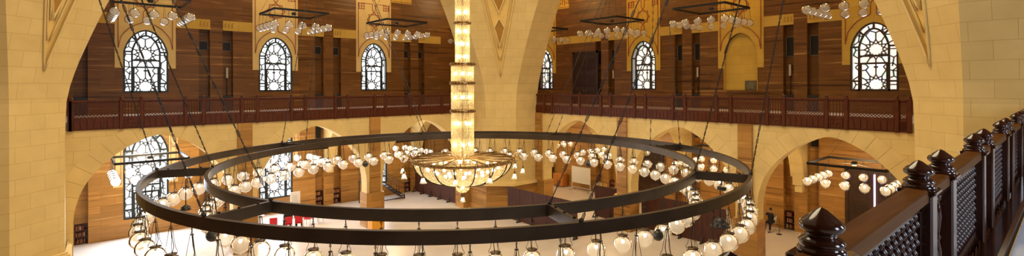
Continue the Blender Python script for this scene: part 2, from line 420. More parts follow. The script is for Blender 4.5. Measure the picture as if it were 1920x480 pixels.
# transverse arches across the aisles, seen through the arcades
TA = [(s*.92, z) for s, z in ARC]
def transverse(T, name, label):
    # built along local x from 0 (arcade back) to 7 (outer wall), thickness .7 about local y
    m = MB(); arch_wall(m, 0, 7.0, 3.5, 6.95, [(3.45, [(p, max(z, 3.5)) for p, z in arc_pts(TA)], 0)], .75)
    m.box(6.42, 7.0, .1, .65, 3.0, 3.5); m.box(0, .45, .1, .65, 3.0, 3.5); m.box(6.6, 7.0, .17, .58, 2.55, 3.0); m.box(0, .25, .17, .58, 2.55, 3.0)
    return tag(m.xf(T).build(name, M['stone']), label, 'arch', kind='structure')
for i, s in enumerate([7.2, 14.77, 22.3]):
    transverse(Matrix(((0,-1,0,s+.375),(1,0,0,YA+.8),(0,0,1,0),(0,0,0,1))), 'wall_transverse_left', '%s stone cross arch inside the left aisle' % ORD[i])
for i, s in enumerate([11.27, 18.9, 26.42]):
    transverse(Matrix(((1,0,0,XA+.8),(0,1,0,s-.375),(0,0,1,0),(0,0,0,1))), 'wall_transverse_right', '%s stone cross arch inside the right aisle' % ORD[i])

# ------------------------------------------------------------------ outer walls with recessed strips and windows
WIN = [(0,1.37),(.2,1.33),(.4,1.24),(.6,1.08),(.8,.83),(.95,.55),(1.06,.25),(1.125,0)]
def win_out(spring): return [(s, spring+z) for s, z in arc_pts(WIN)]
UP_OUT = win_out(11.3); LOW_OUT = win_out(5.2)
def outer_wall(name, T, s0, s1, up_holes, low_holes, strips, label):
    """strips: recessed vertical strips (a,b)"""
    lo = MB(); hi = MB()
    cuts = sorted([(a, b) for a, b in strips]); cur = s0
    segs = []
    for a, b in cuts: segs.append((cur, a)); cur = b
    segs.append((cur, s1))
    for a, b in segs:
        arch_wall(lo, a, b, 0, 6.95, [(c, LOW_OUT, 1.1) for c in low_holes if a < c < b], .6)
        arch_wall(hi, a, b, GAL, 12.93, [(c, UP_OUT, 8.8) for c in up_holes if a < c < b], .6)
    for a, b in cuts:
        lo.quad((a,.42,0),(b,.42,0),(b,.42,6.95),(a,.42,6.95)); hi.quad((a,.42,GAL),(b,.42,GAL),(b,.42,12.93),(a,.42,12.93))
    hi.box(s0, s1, 0, .6, 12.93, 19)
    lo.xf(T); hi.xf(T)
    tag(lo.build(name+'_lower', M['trav_low']), label % 'lamplit golden travertine aisle', 'wall', kind='structure')
    tag(hi.build(name+'_upper', M['trav']), label % 'shaded brown travertine gallery', 'wall', kind='structure')
Lstrips = []
for e in LEDGE[:4]: Lstrips += [(e-1.0, e-.37), (e+.38, e+1.0)]
Rstrips = []
for e in REDGE: Rstrips += [(-e-1.0, -e-.38), (-e+.37, -e+1.0)]
Rstrips = [r for r in Rstrips if not (-34.5 < r[0] < -32.8)]
outer_wall('wall_left', LW(YB), -7, XB+.6, LBAY, LBAY, Lstrips, '%s wall at the far left')
outer_wall('wall_right', RW(XB), -YB-.6, 6, [-RBAY[0], -RBAY[1], -RBAY[2], -33.6], [], Rstrips, '%s wall at the far right')

# stone surrounds, ochre bands, red strapwork on the gallery walls
def surround(T, c, label, hole=True, full_down=False):
    m = MB()
    out = [(s*1.0, z) for s, z in UP_OUT]
    # panel front at local y=-.04 with the arch cut out of it
    zt = 18.5; hw = 1.53
    for a, b in ((c-hw, c-1.125), (c+1.125, c+hw)): m.box(a, b, -.04, .0, 10.3, zt)
    for (p, zp), (q, zq) in zip(out, out[1:]):
        m.quad((c+p,-.04,zp),(c+q,-.04,zq),(c+q,-.04,zt),(c+p,-.04,zt)); m.quad((c+p,-.04,zp),(c+p,0,zp),(c+q,0,zq),(c+q,-.04,zq))
    if not hole:
        for (p, zp), (q, zq) in zip(out, out[1:]): m.quad((c+p,.22,8.8),(c+q,.22,8.8),(c+q,.22,zq),(c+p,.22,zp)); m.quad((c+p,-.04,zp),(c+p,.22,zp),(c+q,.22,zq),(c+q,-.04,zq))
        for sx in (-1,1): m.box(c+sx*1.11-.015, c+sx*1.11+.015, -.04, .22, 8.8, 11.3)
    o = tag(m.xf(T).build('trim_surround', M['niche'] if not hole or T[0][0] == 0 else M['stone_plain']), label, 'stone surround', kind='structure')
    r = MB(); y = -.055
    def ln(pts, w=.055, close=False):
        pts = [(c+p[0], y, p[1]) for p in pts]
        if close: pts.append(pts[0])
        for a, b in zip(pts, pts[1:]): r.bar(a, b, .03, w, up=(0,1,0))
    e = 1.36
    ar = [(-e, 11.5)] + [(s*1.30, 11.55+z*1.13) for s, z in arc_pts(WIN) if abs(s) < 1.03 and abs(s) > .12] + [(e, 11.5)]
    nl = [p for p in ar if p[0] < 0]; nr = [p for p in ar if p[0] > 0]
    ln([(-e, 15.85), (-e, 11.5)]); ln([(e, 15.85), (e, 11.5)])
    ln(nl + [(-.14, 13.15), (-.14, 13.75), (0, 13.95)]); ln([(0, 13.95), (.14, 13.75), (.14, 13.15)] + nr)
    # eight-pointed star of two squares, and the crossing lines above it
    zc = 14.55; R = .62
    ln([(R*cos(pi/2*k), zc+R*sin(pi/2*k)) for k in range(4)], close=True)
    ln([(R*cos(pi/4+pi/2*k), zc+R*sin(pi/4+pi/2*k)) for k in range(4)], close=True)
    ln([(0, zc+R), (.14, 15.32), (.14, 15.85), (e-.28, 15.85)]); ln([(0, zc+R), (-.14, 15.32), (-.14, 15.85), (-e+.28, 15.85)])
    for sx in (-1, 1):
        kx = sx*(e-.28); q = .14
        for i in range(3):
            ln([(kx-.21+i*.21, 15.35), (kx-.21+i*.21, 15.9)], .045); ln([(kx-.28, 15.4+i*.21), (kx+.28, 15.4+i*.21)], .045)
    tag(r.xf(T).build('trim_strapwork', M['red']), 'red strapwork lines on the ' + label, 'inlay', kind='structure')
side_l = ['leftmost', 'middle', 'right-hand']
for i, c in enumerate(LBAY): surround(LW(YB), c, '%s stone window surround on the left gallery wall' % side_l[i])
surround(RW(XB), -RBAY[0], 'stone surround of the near window on the right gallery wall')
surround(RW(XB), -RBAY[1], 'blind shaded ochre niche on the right gallery wall', hole=False)
surround(RW(XB), -RBAY[2], 'stone surround of the grey window on the right gallery wall')
surround(RW(XB), -33.6, 'stone surround of the corner window on the right gallery wall')
def low_surround(T, c, label):
    m = MB(); rr = MB()
    for sx in (-1, 1):
        a, b = sorted((c+sx*1.16, c+sx*1.62)); m.box(a, b, -.04, 0, 3.1, 6.95)
        a += .09; b -= .09
        for p, q in (((a,3.25),(b,3.25)), ((b,3.25),(b,6.9)), ((a,3.25),(a,6.9)), ((a+.09,3.5),(b-.09,3.5)), ((a+.09,3.5),(a+.09,3.9)), ((b-.09,3.5),(b-.09,3.9)), ((a,5.0),(b,5.0)), ((a,5.35),(b,5.35))): rr.bar((p[0],-.05,p[1]),(q[0],-.05,q[1]),.03,.035,up=(0,1,0))
    tag(m.xf(T).build('trim_surround', M['stone_plain']), label, 'stone surround', kind='structure')
    tag(rr.xf(T).build('trim_strapwork', M['red']), 'red lines on the ' + label, 'inlay', kind='structure')
for i, c in enumerate(LBAY): low_surround(LW(YB), c, 'stone strips beside the %s tall aisle window' % ORD[i])
def bands(T, segs, label):
    m = MB()
    for a, b in segs: m.box(a, b, -.03, 0, 12.93, 13.6)
    r = MB()
    for a, b in segs:
        for e, sg in ((a, 1), (b, -1)):   # small incised leaf motif at the inner end of each band
            if b-a < 1.0: continue
    tag(m.xf(T).build('trim_band', M['band_ochre']), label, 'stone band', kind='structure')
segs = []
for i, c in enumerate(LBAY): segs += [(LEDGE[i]+.40, c-1.53), (c+1.53, LEDGE[i+1]-.35)]
bands(LW(YB), segs+[(22.7, 25)], 'yellow ochre stone band on the left gallery wall')
segs = []
for i, c in enumerate(RBAY): segs += [(-REDGE[i+1]+.40, -c-1.53), (-c+1.53, -REDGE[i]-.38)]
bands(RW(XB), segs+[(-31.9, -26.8)], 'yellow ochre stone band on the right gallery wall')
def scratch(T, s, label):
    m = MB()
    for k in range(3):
        x = s-.2+k*.2
        m.tube([(x-.07,-.035,13.1),(x+.05,-.035,13.25),(x-.05,-.035,13.35),(x+.07,-.035,13.5)], .012, 4); m.tube([(x+.07,-.035,13.1),(x-.05,-.035,13.25),(x+.05,-.035,13.4)], .012, 4)
    tag(m.xf(T).build('trim_motif', M['inlay_ochre']), label, 'inlay', kind='structure')
for i in range(3):
    scratch(LW(YB), LEDGE[i+1]-.7, 'incised leaf motif left of the %s left-wall pilaster' % ORD[i]); scratch(LW(YB), LEDGE[i+1]+.75, 'incised leaf motif right of the %s left-wall pilaster' % ORD[i])
for i in range(2):
    scratch(RW(XB), -REDGE[i+1]-.7, 'incised leaf motif left of the %s right-wall pilaster' % ORD[i]); scratch(RW(XB), -REDGE[i+1]+.75, 'incised leaf motif right of the %s right-wall pilaster' % ORD[i])
def keyband(T, s0, s1, label):
    m = MB(); m.box(s0, s1, -.06, 0, 16.2, 17.4); r = MB()
    def ln(a, b): r.bar((a[0],-.075,a[1]), (b[0],-.075,b[1]), .03, .07, up=(0,1,0))
    ln((s0+.1,16.3),(s1-.1,16.3)); ln((s0+.1,17.2),(s1-.1,17.2))
    n = int((s1-s0)/.7)
    for k in range(n):
        x = s0+.2+k*.7
        ln((x,16.45),(x,17.0)); ln((x,17.0),(x+.45,17.0)); ln((x+.45,17.0),(x+.45,16.6)); ln((x+.45,16.6),(x+.2,16.6)); ln((x+.2,16.6),(x+.2,16.82))
    tag(m.xf(T).build('trim_frieze', M['niche']), label, 'stone frieze', kind='structure')
    tag(r.xf(T).build('trim_frieze_key', M['red']), 'red key pattern on the ' + label, 'inlay', kind='structure')
keyband(LW(YB), 20.1, 22.0, 'cream frieze high on the left gallery wall'); keyband(RW(XB), -36, -30.4, 'cream frieze high in the far corner')

# --- windows
def rosette(m, c, zc, R, inside, y, n=12, w=.055):
    def P(r, k): a = 2*pi*k/n+pi/2; return (c+R*r*cos(a), zc+R*r*sin(a))
    L = []
    for k in range(n):
        L += [(P(.27,k), P(.36,k+.5)), (P(.36,k+.5), P(.27,k+1)), (P(.36,k+.5), P(.50,k)), (P(.50,k), P(.36,k-.5)), (P(.50,k), P(.86,k)), (P(.86,k), P(1.0,k+.5)), (P(.86,k), P(1.0,k-.5)), (P(1.0,k+.5), P(1.25,k+.5)), (P(1.0,k+.5), P(1.22,k+.05))]
    for a, b in L:
        K = 6
        for i in range(K):
            p = (a[0]+(b[0]-a[0])*i/K, a[1]+(b[1]-a[1])*i/K); q = (a[0]+(b[0]-a[0])*(i+1)/K, a[1]+(b[1]-a[1])*(i+1)/K)
            if inside(p) and inside(q): m.bar((p[0],y,p[1]), (q[0],y,q[1]), .07, .05, up=(0,1,0))
def window(n, T, c, out, sill, zros, label, frame='winframe', pane='pane', depth=.52, R=1.12, glassy=False):
    root = thing('window_%d' % n, label, 'window', kind='structure')
    # outer tracery and bright panes at the back of the reveal
    spring = out[0][1]
    def inside(p):
        s = p[0]-c
        return abs(s) < 1.1 and sill < p[1] < lerp(out, s)
    tr = MB()
    zl, zh = [], []
    for z in zros:
        def ins(p, z=z):
            return inside(p) and abs(p[1]-z) <= (zstep/2 if len(zros) > 1 else 9)+.02
        zstep = abs(zros[1]-zros[0]) if len(zros) > 1 else 9
        def ins2(p, z=z):
            lo = z-zstep/2 if z != min(zros) else -99; hi = z+zstep/2 if z != max(zros) else 99
            return inside(p) and lo-.01 <= p[1] <= hi+.01
        rosette(tr, c, z, R, ins2, depth-.05)
    tr.xf(T).build('tracery', M['lattice'], root)
    pm = MB(); pts = [(c+p, depth, z) for p, z in out]
    pm.poly([(c+out[0][0], depth, sill)] + pts + [(c+out[-1][0], depth, sill)][0:1])
    pm.f[-1] = tuple(reversed(pm.f[-1]))
    pm.xf(T).build('pane', M[pane], root)
    # white reveal lining just inside the opening
    rv = MB()
    O = [(c+p*.985, z-.015) for p, z in out]
    O = [(c+out[0][0]*.985, sill+.01)] + O + [(c+out[-1][0]*.985, sill+.01)]
    for a, b in zip(O, O[1:]): rv.quad((a[0],.08,a[1]), (a[0],depth-.01,a[1]), (b[0],depth-.01,b[1]), (b[0],.08,b[1]))
    rv.quad((O[0][0],.08,sill+.01), (O[-1][0],.08,sill+.01), (O[-1][0],depth-.01,sill+.01), (O[0][0],depth-.01,sill+.01))
    rv.xf(T).build('reveal', M['pane_side'], root)
    fm = MB()
    def run(pts, w): 
        for a, b in zip(pts, pts[1:]): fm.bar((a[0],.03,a[1]), (b[0],.03,b[1]), .10, w, up=(0,1,0))
    o1 = [(c+out[0][0]*.965, sill)] + [(c+p*.965, spring+(z-spring)*.97) for p, z in out] + [(c+out[-1][0]*.965, sill)]
    run(o1, .085); run([(c-1.1, sill+.045), (c+1.1, sill+.045)], .10)
    k = .62
    inn = [(c+p*k, spring+(z-spring)*.74) for p, z in out]
    o2 = [(c+out[0][0]*k, sill)] + inn + [(c+out[-1][0]*k, sill)]
    run(o2, .10)
    zt = sill+1.55
    run([(c-1.125*k, zt), (c+1.125*k, zt)], .15); run([(c-1.125*k, zt+.42), (c+1.125*k, zt+.42)], .06)
    run([(c-1.125*k+.08, sill+.1), (c-1.125*k+.08, zt)], .07); run([(c+1.125*k-.08, sill+.1), (c+1.125*k-.08, zt)], .07)
    for sx in (-1, 1):
        run([(c+sx*1.09, spring), (c+sx*1.125*k, spring)], .055); run([(c+sx*1.09, sill+.55), (c+sx*1.125*k, sill+.55)], .055)
        p = (.72, .93); q = (.72*k+.05, .93*.74)
        run([(c+sx*p[0], spring+p[1]), (c+sx*q[0], spring+q[1])], .06)
    run([(c, spring+1.33), (c, spring+1.37*.74)], .06)
    fm.xf(T).build('window_frame', M[frame], root)
    return root
for i, c in enumerate(LBAY):
    window(i+1, LW(YB), c, UP_OUT, 8.8, [9.15, 11.15], '%s white tracery window on the upper left wall' % ['first', 'second', 'third'][i])
for i, c in enumerate(LBAY):
    window(i+4, LW(YB), c, LOW_OUT, 1.1, [1.9, 3.95, 6.0], '%s tall tracery window of the left aisle, below the balcony' % ['first', 'second', 'third'][i])
window(7, RW(XB), -RBAY[0], UP_OUT, 8.8, [9.15, 11.15], 'brown framed window with coloured panes at the right', 'winframe_brown', 'pane_warm')
window(8, RW(XB), -RBAY[2], UP_OUT, 8.8, [9.15, 11.15], 'dark framed grey window on the right gallery wall', 'black', 'pane_warm', depth=.6)
window(9, RW(XB), -33.6, UP_OUT, 8.8, [9.15, 11.15], 'narrow slice of window behind the corner pier', 'black', 'pane_warm')

# --- doors
def door(n, T, c, hw, z0, z1, label, strip=False):
    root = thing('door_%d' % n, label, 'door', kind='structure')
    f = MB()
    f.box(c-hw-.18, c-hw, -.12, .0, z0, z1+.18); f.box(c+hw, c+hw+.18, -.12, .0, z0, z1+.18); f.box(c-hw-.18, c+hw+.18, -.12, .0, z1, z1+.18)
    f.xf(T).build('door_frame', M['door'], root)
    for sx in (-1, 1):
        a, b = sorted((c+sx*.02, c+sx*hw))
        l = MB(); l.box(a, b, -.06, -.005, z0, z1)
        H = z1-z0
        for k in range(3):
            zz0 = z0+.15+k*(H-.2)/3; zz1 = zz0+(H-.2)/3-.12
            l.box(a+.12, b-.12, -.09, -.06, zz0, zz1)
            cxm = (a+b)/2; st = MB()
            for u in range(-3, 4):
                for v in range(int((zz1-zz0)/.26)):
                    zc = zz0+.13+v*.26; xc = cxm+u*.16
                    if a+.17 < xc < b-.17: l.bar((xc-.08,-.10,zc-.1), (xc+.08,-.10,zc+.1), .03, .03, up=(0,1,0)); l.bar((xc+.08,-.10,zc-.1), (xc-.08,-.10,zc+.1), .03, .03, up=(0,1,0))
        l.xf(T).build('door_leaf', M['door'], root)
        h = MB(); h.tube([(c+sx*.1,-.10,z0+1.0),(c+sx*.1,-.16,z0+1.03),(c+sx*.1,-.16,z0+1.3),(c+sx*.1,-.10,z0+1.33)], .018, 6); h.xf(T).build('door_handle', M['brass'], root)
    if strip:
        s = MB(); s.box(c-.03, c+.03, -.17, -.10, z0+.3, z1-.1); s.xf(T).build('light_strip', M['neon'], root)
    return root
door(1, RW(XB), -7.46, 1.25, 0, 4.2, 'tall carved dark door with a violet light strip, right aisle', True)
door(2, RW(XB), -22.3, 1.35, 0, 4.4, 'dark door in the right aisle behind the globes')
door(3, RW(XB), -28.5, 1.25, GAL, 11.95, 'tall dark double door on the right gallery')

# --- great arches with pendentives
PROF = [(7.0,11.35),(8.5,11.3),(9.2,11.18),(9.8,11.02),(10.4,10.84),(11,10.63),(11.6,10.42),(12.2,10.2),(12.8,9.97),(13.4,9.72),(14,9.46),(14.7,9.15),(15.4,8.82),(16.2,8.4),(17,7.95),(18,7.3),(19,6.55),(20,5.7)]
ZS = [0,2,4,5.5]+[z for z, h in PROF]
def hw(z): return lerp(PROF, z)
def pier(name, sx, sy, label, back=2.1):
    """one corner pier: chamfer spreading into a pendentive, with the two arch reveals"""
    m = MB(); sp = MB(); di = MB(); mold = MB()
    def A(z): return (CX+sx*hw(z), CY+sy*D_F, z)           # edge on the y-arch
    def B(z): return (CX+sx*D_F, CY+sy*hw(z), z)           # edge on the x-arch
    def L(a, b, t): return tuple(p+(q-p)*t for p, q in zip(a, b))
    flip = sx*sy > 0
    def Q(mm, a, b, c, d): mm.quad(a, b, c, d) if flip else mm.quad(d, c, b, a)
    w0 = .98
    def split(z):
        a, b = A(z), B(z); ch = hypot(a[0]-b[0], a[1]-b[1]); v = max(0, ch-2*(w0+.22)) if z > 9.6 else 0
        # V half width grows from the tip
        vh = max(0, min((z-9.8)*.21, ch/2-.6)) if z > 9.8 else 0
        return a, b, ch, vh
    zs = ZS
    dn = (-sx/sqrt(2), -sy/sqrt(2))
    for z0, z1 in zip(zs, zs[1:]):
        a0, b0, c0, v0 = split(z0); a1, b1, c1, v1 = split(z1)
        l0, r0 = L(a0, b0, .5-v0/c0), L(a0, b0, .5+v0/c0); l1, r1 = L(a1, b1, .5-v1/c1), L(a1, b1, .5+v1/c1)
        Q(m, a0, l0, l1, a1); Q(m, r0, b0, b1, r1)
        if v1 > 0:
            rec = .12
            def bk(p): return (p[0]-dn[0]*rec, p[1]-dn[1]*rec, p[2])
            Q(sp, bk(l0), bk(r0), bk(r1), bk(l1)); Q(m, l0, bk(l0), bk(l1), l1); Q(m, bk(r0), r0, r1, bk(r1))
        # reveals of the two arches running back to the walls
        Q(m, (a0[0], a0[1]+sy*back, z0), a0, a1, (a1[0], a1[1]+sy*back, z1)); Q(m, b0, (b0[0]+sx*back, b0[1], z0), (b1[0]+sx*back, b1[1], z1), b1)
    # raised moulding following the V, and a diamond inlay
    zz = [9.8+.4*k for k in range(24)]
    for sd in (-1, 1):
        for off, rr in ((0, .045), (.22, .035), (.36, .03)):
            pts = []
            for z in zz:
                a, b, ch, vh = split(z); h = vh-off*(.9)
                if h <= 0.02 and off > 0: continue
                p = L(a, b, .5+sd*max(0, h)/ch); d = (.0 if off == 0 else -.10)
                pts.append((p[0]+dn[0]*(d+.02), p[1]+dn[1]*(d+.02), z))
            if len(pts) > 2: mold.tube(pts, rr, 5)
    def pt(u, z, d):
        a, b, ch, vh = split(z); p = L(a, b, .5+u/ch); return (p[0]+dn[0]*d, p[1]+dn[1]*d, z)
    dia = lambda zl, zm, zh, hwm: [pt(0, zl, -.085), pt(hwm, zm, -.085), pt(0, zh, -.085), pt(-hwm, zm, -.085)]
    for q in (dia(11.9, 13.2, 13.85, .36), dia(14.2, 15.9, 17.6, .75)):
        di.poly(q if not flip else list(reversed(q)))
        for a, b in zip(q, q[1:]+q[:1]): mold.bar(a, b, .07, .07)
    root = thing(name, label, 'pier', kind='structure')
    m.build('pier_body', M['stone'], root); sp.build('spandrel', M['spandrel'], root); di.build('inlay', M['inlay_ochre'], root); mold.build('moulding', M['stone_plain'], root)
    # plinth: travertine dado with a stone moulding at its top
    pl = MB(); a, b = A(0), B(0)
    def ring(o, z0, z1, mm):
        a1 = (a[0]-sx*o, a[1]-sy*o*1.6, 0); b1 = (b[0]-sx*o*1.6, b[1]-sy*o, 0); ab = (a[0]-sx*o, a[1]+sy*back, 0); bb = (b[0]+sx*back, b[1]-sy*o, 0)
        P = [ab, a1, b1, bb]
        for p, q in zip(P, P[1:]):
            if flip: mm.quad((p[0],p[1],z0),(q[0],q[1],z0),(q[0],q[1],z1),(p[0],p[1],z1))
            else: mm.quad((q[0],q[1],z0),(p[0],p[1],z0),(p[0],p[1],z1),(q[0],q[1],z1))
        inner = [ab, (a[0],a[1],0), (b[0],b[1],0), bb]
        for (p, q), (pi_, qi) in zip(zip(P, P[1:]), zip(inner, inner[1:])): mm.quad((p[0],p[1],z1),(q[0],q[1],z1),(qi[0],qi[1],z1),(pi_[0],pi_[1],z1))
    ring(.10, 0, 1.95, pl); pl.build('dado', M['trav_low'], root)
    ml = MB(); ring(.22, 1.95, 2.03, ml); ring(.17, 2.03, 2.12, ml); ring(.10, 2.12, 2.2, ml); ml.build('dado_moulding', M['stone_plain'], root)
    return root
pier('pillar_corner_center', 1, 1, 'great cream stone corner pier behind the crystal chandelier')
pier('pillar_corner_left', -1, 1, 'great cream stone pier at the left edge')
pier('pillar_corner_right', 1, -1, 'great cream stone pier behind the polished railing, at the right')

# ------------------------------------------------------------------ balcony railings
PW, NWID = 1.83, .78
POSTW = .16
def post_mesh(z0, ztip):
    """local z: z0 .. ztip ; square post, moulded cap and turned onion finial"""
    m = MB(); zt = ztip-.205
    m.bbox(-POSTW/2, POSTW/2, -POSTW/2, POSTW/2, z0, zt, .012); m.bbox(-.10, .10, -.10, .10, zt, zt+.03, .008)
    return m
def finial_mesh(ztip, seg=20, k=1.0):
    zt = ztip-.27; r = k
    pr = [(.001,.176),(.086,.176),(.088,.166),(.083,.156),(.072,.149),(.080,.141),(.082,.131),(.072,.119),(.056,.109),(.051,.102),(.062,.096),(.074,.087),(.080,.074),(.078,.062),(.068,.049),(.046,.031),(.020,.009),(.001,0)]
    return MB().lathe([(a, ztip-b) for a, b in pr], seg)
def lattice_mesh(w, z0, z1, pitch, bw, near=False):
    m = MB()
    # frame of the panel
    for a, b, c, d in ((-w/2, w/2, z0, z0+.05), (-w/2, w/2, z1-.05, z1), (-w/2, -w/2+.04, z0, z1), (w/2-.04, w/2, z0, z1)): m.box(a, b, -.025, .025, c, d)
    x0, x1, y0, y1 = -w/2+.03, w/2-.03, z0+.04, z1-.04
    W, Hh = x1-x0, y1-y0
    def clip(c, s):
        # line x = c + s*(y-y0), s=+-1, clipped in x
        pts = []
        ya, yb = y0, y1
        xa, xb = c, c+s*Hh
        for X in (x0, x1):
            if (xa-X)*(xb-X) < 0:
                t = (X-xa)/(xb-xa); yy = ya+t*(yb-ya)
                if (xa < x0 and X == x0) or (xa > x1 and X == x1): xa, ya = X, yy
                else: xb, yb = X, yy
        if (xa < x0-1e-6 or xa > x1+1e-6) or (xb < x0-1e-6 or xb > x1+1e-6) or abs(xb-xa) < .02: return None
        return (xa, ya), (xb, yb)
    n = int((W+Hh)/pitch)+2
    for i in range(n):
        for s, yy in ((1, .006), (-1, -.006)):
            c = (x0-Hh+i*pitch) if s == 1 else (x0+i*pitch)
            q = clip(c, s)
            if q:
                (xa, ya), (xb, yb) = q
                if near: m.tube([(xa, yy, ya), (xb, yy, yb)], bw/2, 6, caps=False)
                else: m.bar((xa, yy, ya), (xb, yy, yb), bw, .02, up=(0,1,0))
    if near:
        i = 0
        for r in range(int(Hh/(pitch/2))+1):
            yy = y0+r*pitch/2; off = (r % 2)*pitch/2
            k = 0
            while x0+off+k*pitch < x1:
                xx = x0+off+k*pitch+((Hh/ pitch) % 1)*0
                # the two line families cross where (x-x0) and (y-y0) are both multiples of half the pitch
                if abs(yy-y1) > .02 and abs(yy-y0) > .02: m.lathe([(.001,-.04),(.014,-.028),(.03,-.008),(.032,.004),(.022,.02),(.01,.036),(.001,.042)], 7, (xx, 0, yy))
                k += 1
    return m
def baluster_prof(h):
    return [(.012,0),(.022,.02),(.022,.06),(.012,.09),(.018,.14),(.026,.24),(.022,.36),(.012,.46),(.020,.50),(.012,.54),(.017,.62),(.024,.74),(.018,.86),(.011,.91),(.021,.94),(.021,.98),(.012,1.0)]
def baluster_mesh(w, z0, z1, n=5, seg=8):
    m = MB()
    for a, b, c, d in ((-w/2, w/2, z0, z0+.05), (-w/2, w/2, z1-.05, z1)): m.box(a, b, -.03, .03, c, d)
    h = z1-z0-.1
    for k in range(n):
        x = -w/2+w*(k+.5)/n
        m.lathe([(r*1.1, z0+.05+z*h) for r, z in baluster_prof(h)], seg, (x, 0, 0))
    return m
def fascia_mesh(w, z0, z1, key=False):
    m = MB(); m.box(-w/2, w/2, -.03, .05, z0, z1)
    if key:
        a, b, c, d = -w/2+.06, w/2-.06, z0+.08, z1-.07
        for p, q in (((a,c),(b,c)),((b,c),(b,d)),((b,d),(a,d)),((a,d),(a,c)),((0,c),(0,(c+d)/2)),((0,(c+d)/2),(b-.1,(c+d)/2)),((-.12,d),(-.12,c+.15)),((a,c+.15),(-.12,c+.15))): m.bar((p[0],-.045,p[1]),(q[0],-.045,q[1]),.03,.03,up=(0,1,0))
    else:
        n = 7
        for k in range(n):
            a = -w/2+w*k/n+.02; b = -w/2+w*(k+1)/n-.02
            m.box(a, b, -.055, -.03, z0+.07, z1-.09); m.lathe([(.001,0),((b-a)/2,0)], 12, (0,0,0)).xf(Matrix(((1,0,0,(a+b)/2),(0,0,1,-.056),(0,1,0,z1-.12),(0,0,0,1))), len(m.v)-24)
    return m
def railing(name, T, s_list, s_end, zb, ztip, label, near=False, group=None):
    """s_list: first posts of the pairs; each pair spans NWID and panels of PW follow"""
    root = thing(name, label, 'railing')
    wm = M['wood_near'] if near else M['wood_far']
    z_fas = zb+.55; z_top = ztip-.172
    posts = []
    for s in s_list: posts += [s, s+NWID]
    posts = [p for p in posts if s_end[0]-.01 <= p <= s_end[1]+.01]
    ends = [s_end[0]] + posts + [s_end[1]]
    mp_ = post_mesh(zb-.02, ztip).mesh('post', wm); mf = finial_mesh(ztip, 32 if near else 12).mesh('finial', wm)
    lat = lattice_mesh(PW-POSTW, z_fas, z_top-.085, .13 if not near else .112, .026 if not near else .016, near).mesh('lattice_panel', M['wood_lattice'] if near else wm)
    bal = baluster_mesh(NWID-POSTW, z_fas, z_top-.085, 5, 10 if near else 6).mesh('baluster_panel', wm)
    fw = fascia_mesh(PW-POSTW, zb, z_fas).mesh('fascia_panel', wm); fn = fascia_mesh(NWID-POSTW, zb, z_fas, True).mesh('fascia_panel', wm)
    R3 = T.to_3x3().to_4x4()
    def put(nm, me, s, parent=root):
        o = bpy.data.objects.new(nm, me); COL.objects.link(o); o.parent = parent
        o.matrix_local = T @ Matrix.Translation((s, 0, 0)); return o
    for s in ends:
        if s in posts or s in s_end:
            p = put('post', mp_, s)
            f = bpy.data.objects.new('finial', mf); COL.objects.link(f); f.parent = p
    allp = sorted(set(round(e, 4) for e in ends))
    for a, b in zip(allp, allp[1:]):
        w = b-a; c = (a+b)/2
        if w < .3: continue
        if abs(w-NWID) < .02: put('baluster_panel', bal, c); put('fascia_panel', fn, c)
        elif abs(w-PW) < .03: put('lattice_panel', lat, c); put('fascia_panel', fw, c)
        else:
            put('lattice_panel', lattice_mesh(w-POSTW, z_fas, z_top-.085, .13, .026).mesh('lattice_panel', wm), c); put('fascia_panel', fascia_mesh(w-POSTW, zb, z_fas).mesh('fascia_panel', wm), c)
    r = MB()
    for a, b in zip(allp, allp[1:]):
        if b-a > .2: r.bbox(a+POSTW/2-.01, b-POSTW/2+.01, -.062, .062, z_top-.085, z_top, .010)
    r.xf(T).build('handrail', M['wood_rail'] if near else wm, root)
    return root
kL = [1.74+2.605*k for k in range(-1, 9)]; kR = [6.80+2.61*k for k in range(-1, 9)]
railing('balcony_railing', LW(YA), kL, (-.12, 22.6), 7.14, 8.70, 'long carved dark red railing along the far left balcony')
railing('balcony_railing', RW(XA), [-(k+NWID) for k in kR], (-27.0, -4.55), 7.14, 8.70, 'long carved dark red railing along the far right balcony')
YN = .66
railing('balcony_railing', LW(YN), [4.03+2.61*k for k in range(-1, 7)], (1.42, 21.9), 7.14, 8.67, 'polished dark mahogany railing with onion finials in the foreground', near=True)
tag(MB().bbox(1.3, 24, .44, .84, 7.42, 7.60, .03).build('baseboard_near', M['wood_near']), 'dark wooden plinth under the polished foreground railing', 'plinth', kind='structure')

# ------------------------------------------------------------------ the great lamp ring
RO, RI, ZT, ZB_ = 9.90, 8.30, 6.53, 6.27
ring = thing('ring_chandelier', 'huge double bronze ring chandelier frame hanging across the hall', 'chandelier', (CX, CY, 0))
def ring_mesh(R, t=.10, seg=160):
    return MB().lathe([(R-t, ZB_), (R, ZB_), (R, ZT), (R-t, ZT), (R-t, ZB_)], seg, smooth=False)
ring_mesh(RO).build('outer_ring', M['bronze'], ring); ring_mesh(RI+.05).build('inner_ring', M['bronze'], ring)
BEAMS = [22.5+45*k for k in range(8)]
for b in BEAMS:
    a = radians(b); m = MB(); m.box(RI+.04, RO-.09, -.055, .055, ZB_+.005, ZT-.005); m.box(RI-.06, RI+.05, -.14, .14, ZB_+.02, ZB_+.06); m.box(RO-.2, RO-.08, -.14, .14, ZB_+.02, ZB_+.06)
    bo = m.xf(Matrix.Rotation(a, 4, 'Z')).build('crossbeam', M['bronze'], ring)
    for rr in (RI+.35, (RI+RO)/2, RO-.35): MB().cyl((rr, 0, 0), .03, ZT-.005, ZT+.03, 8).xf(Matrix.Rotation(a, 4, 'Z')).build('bolt', M['iron'], bo)
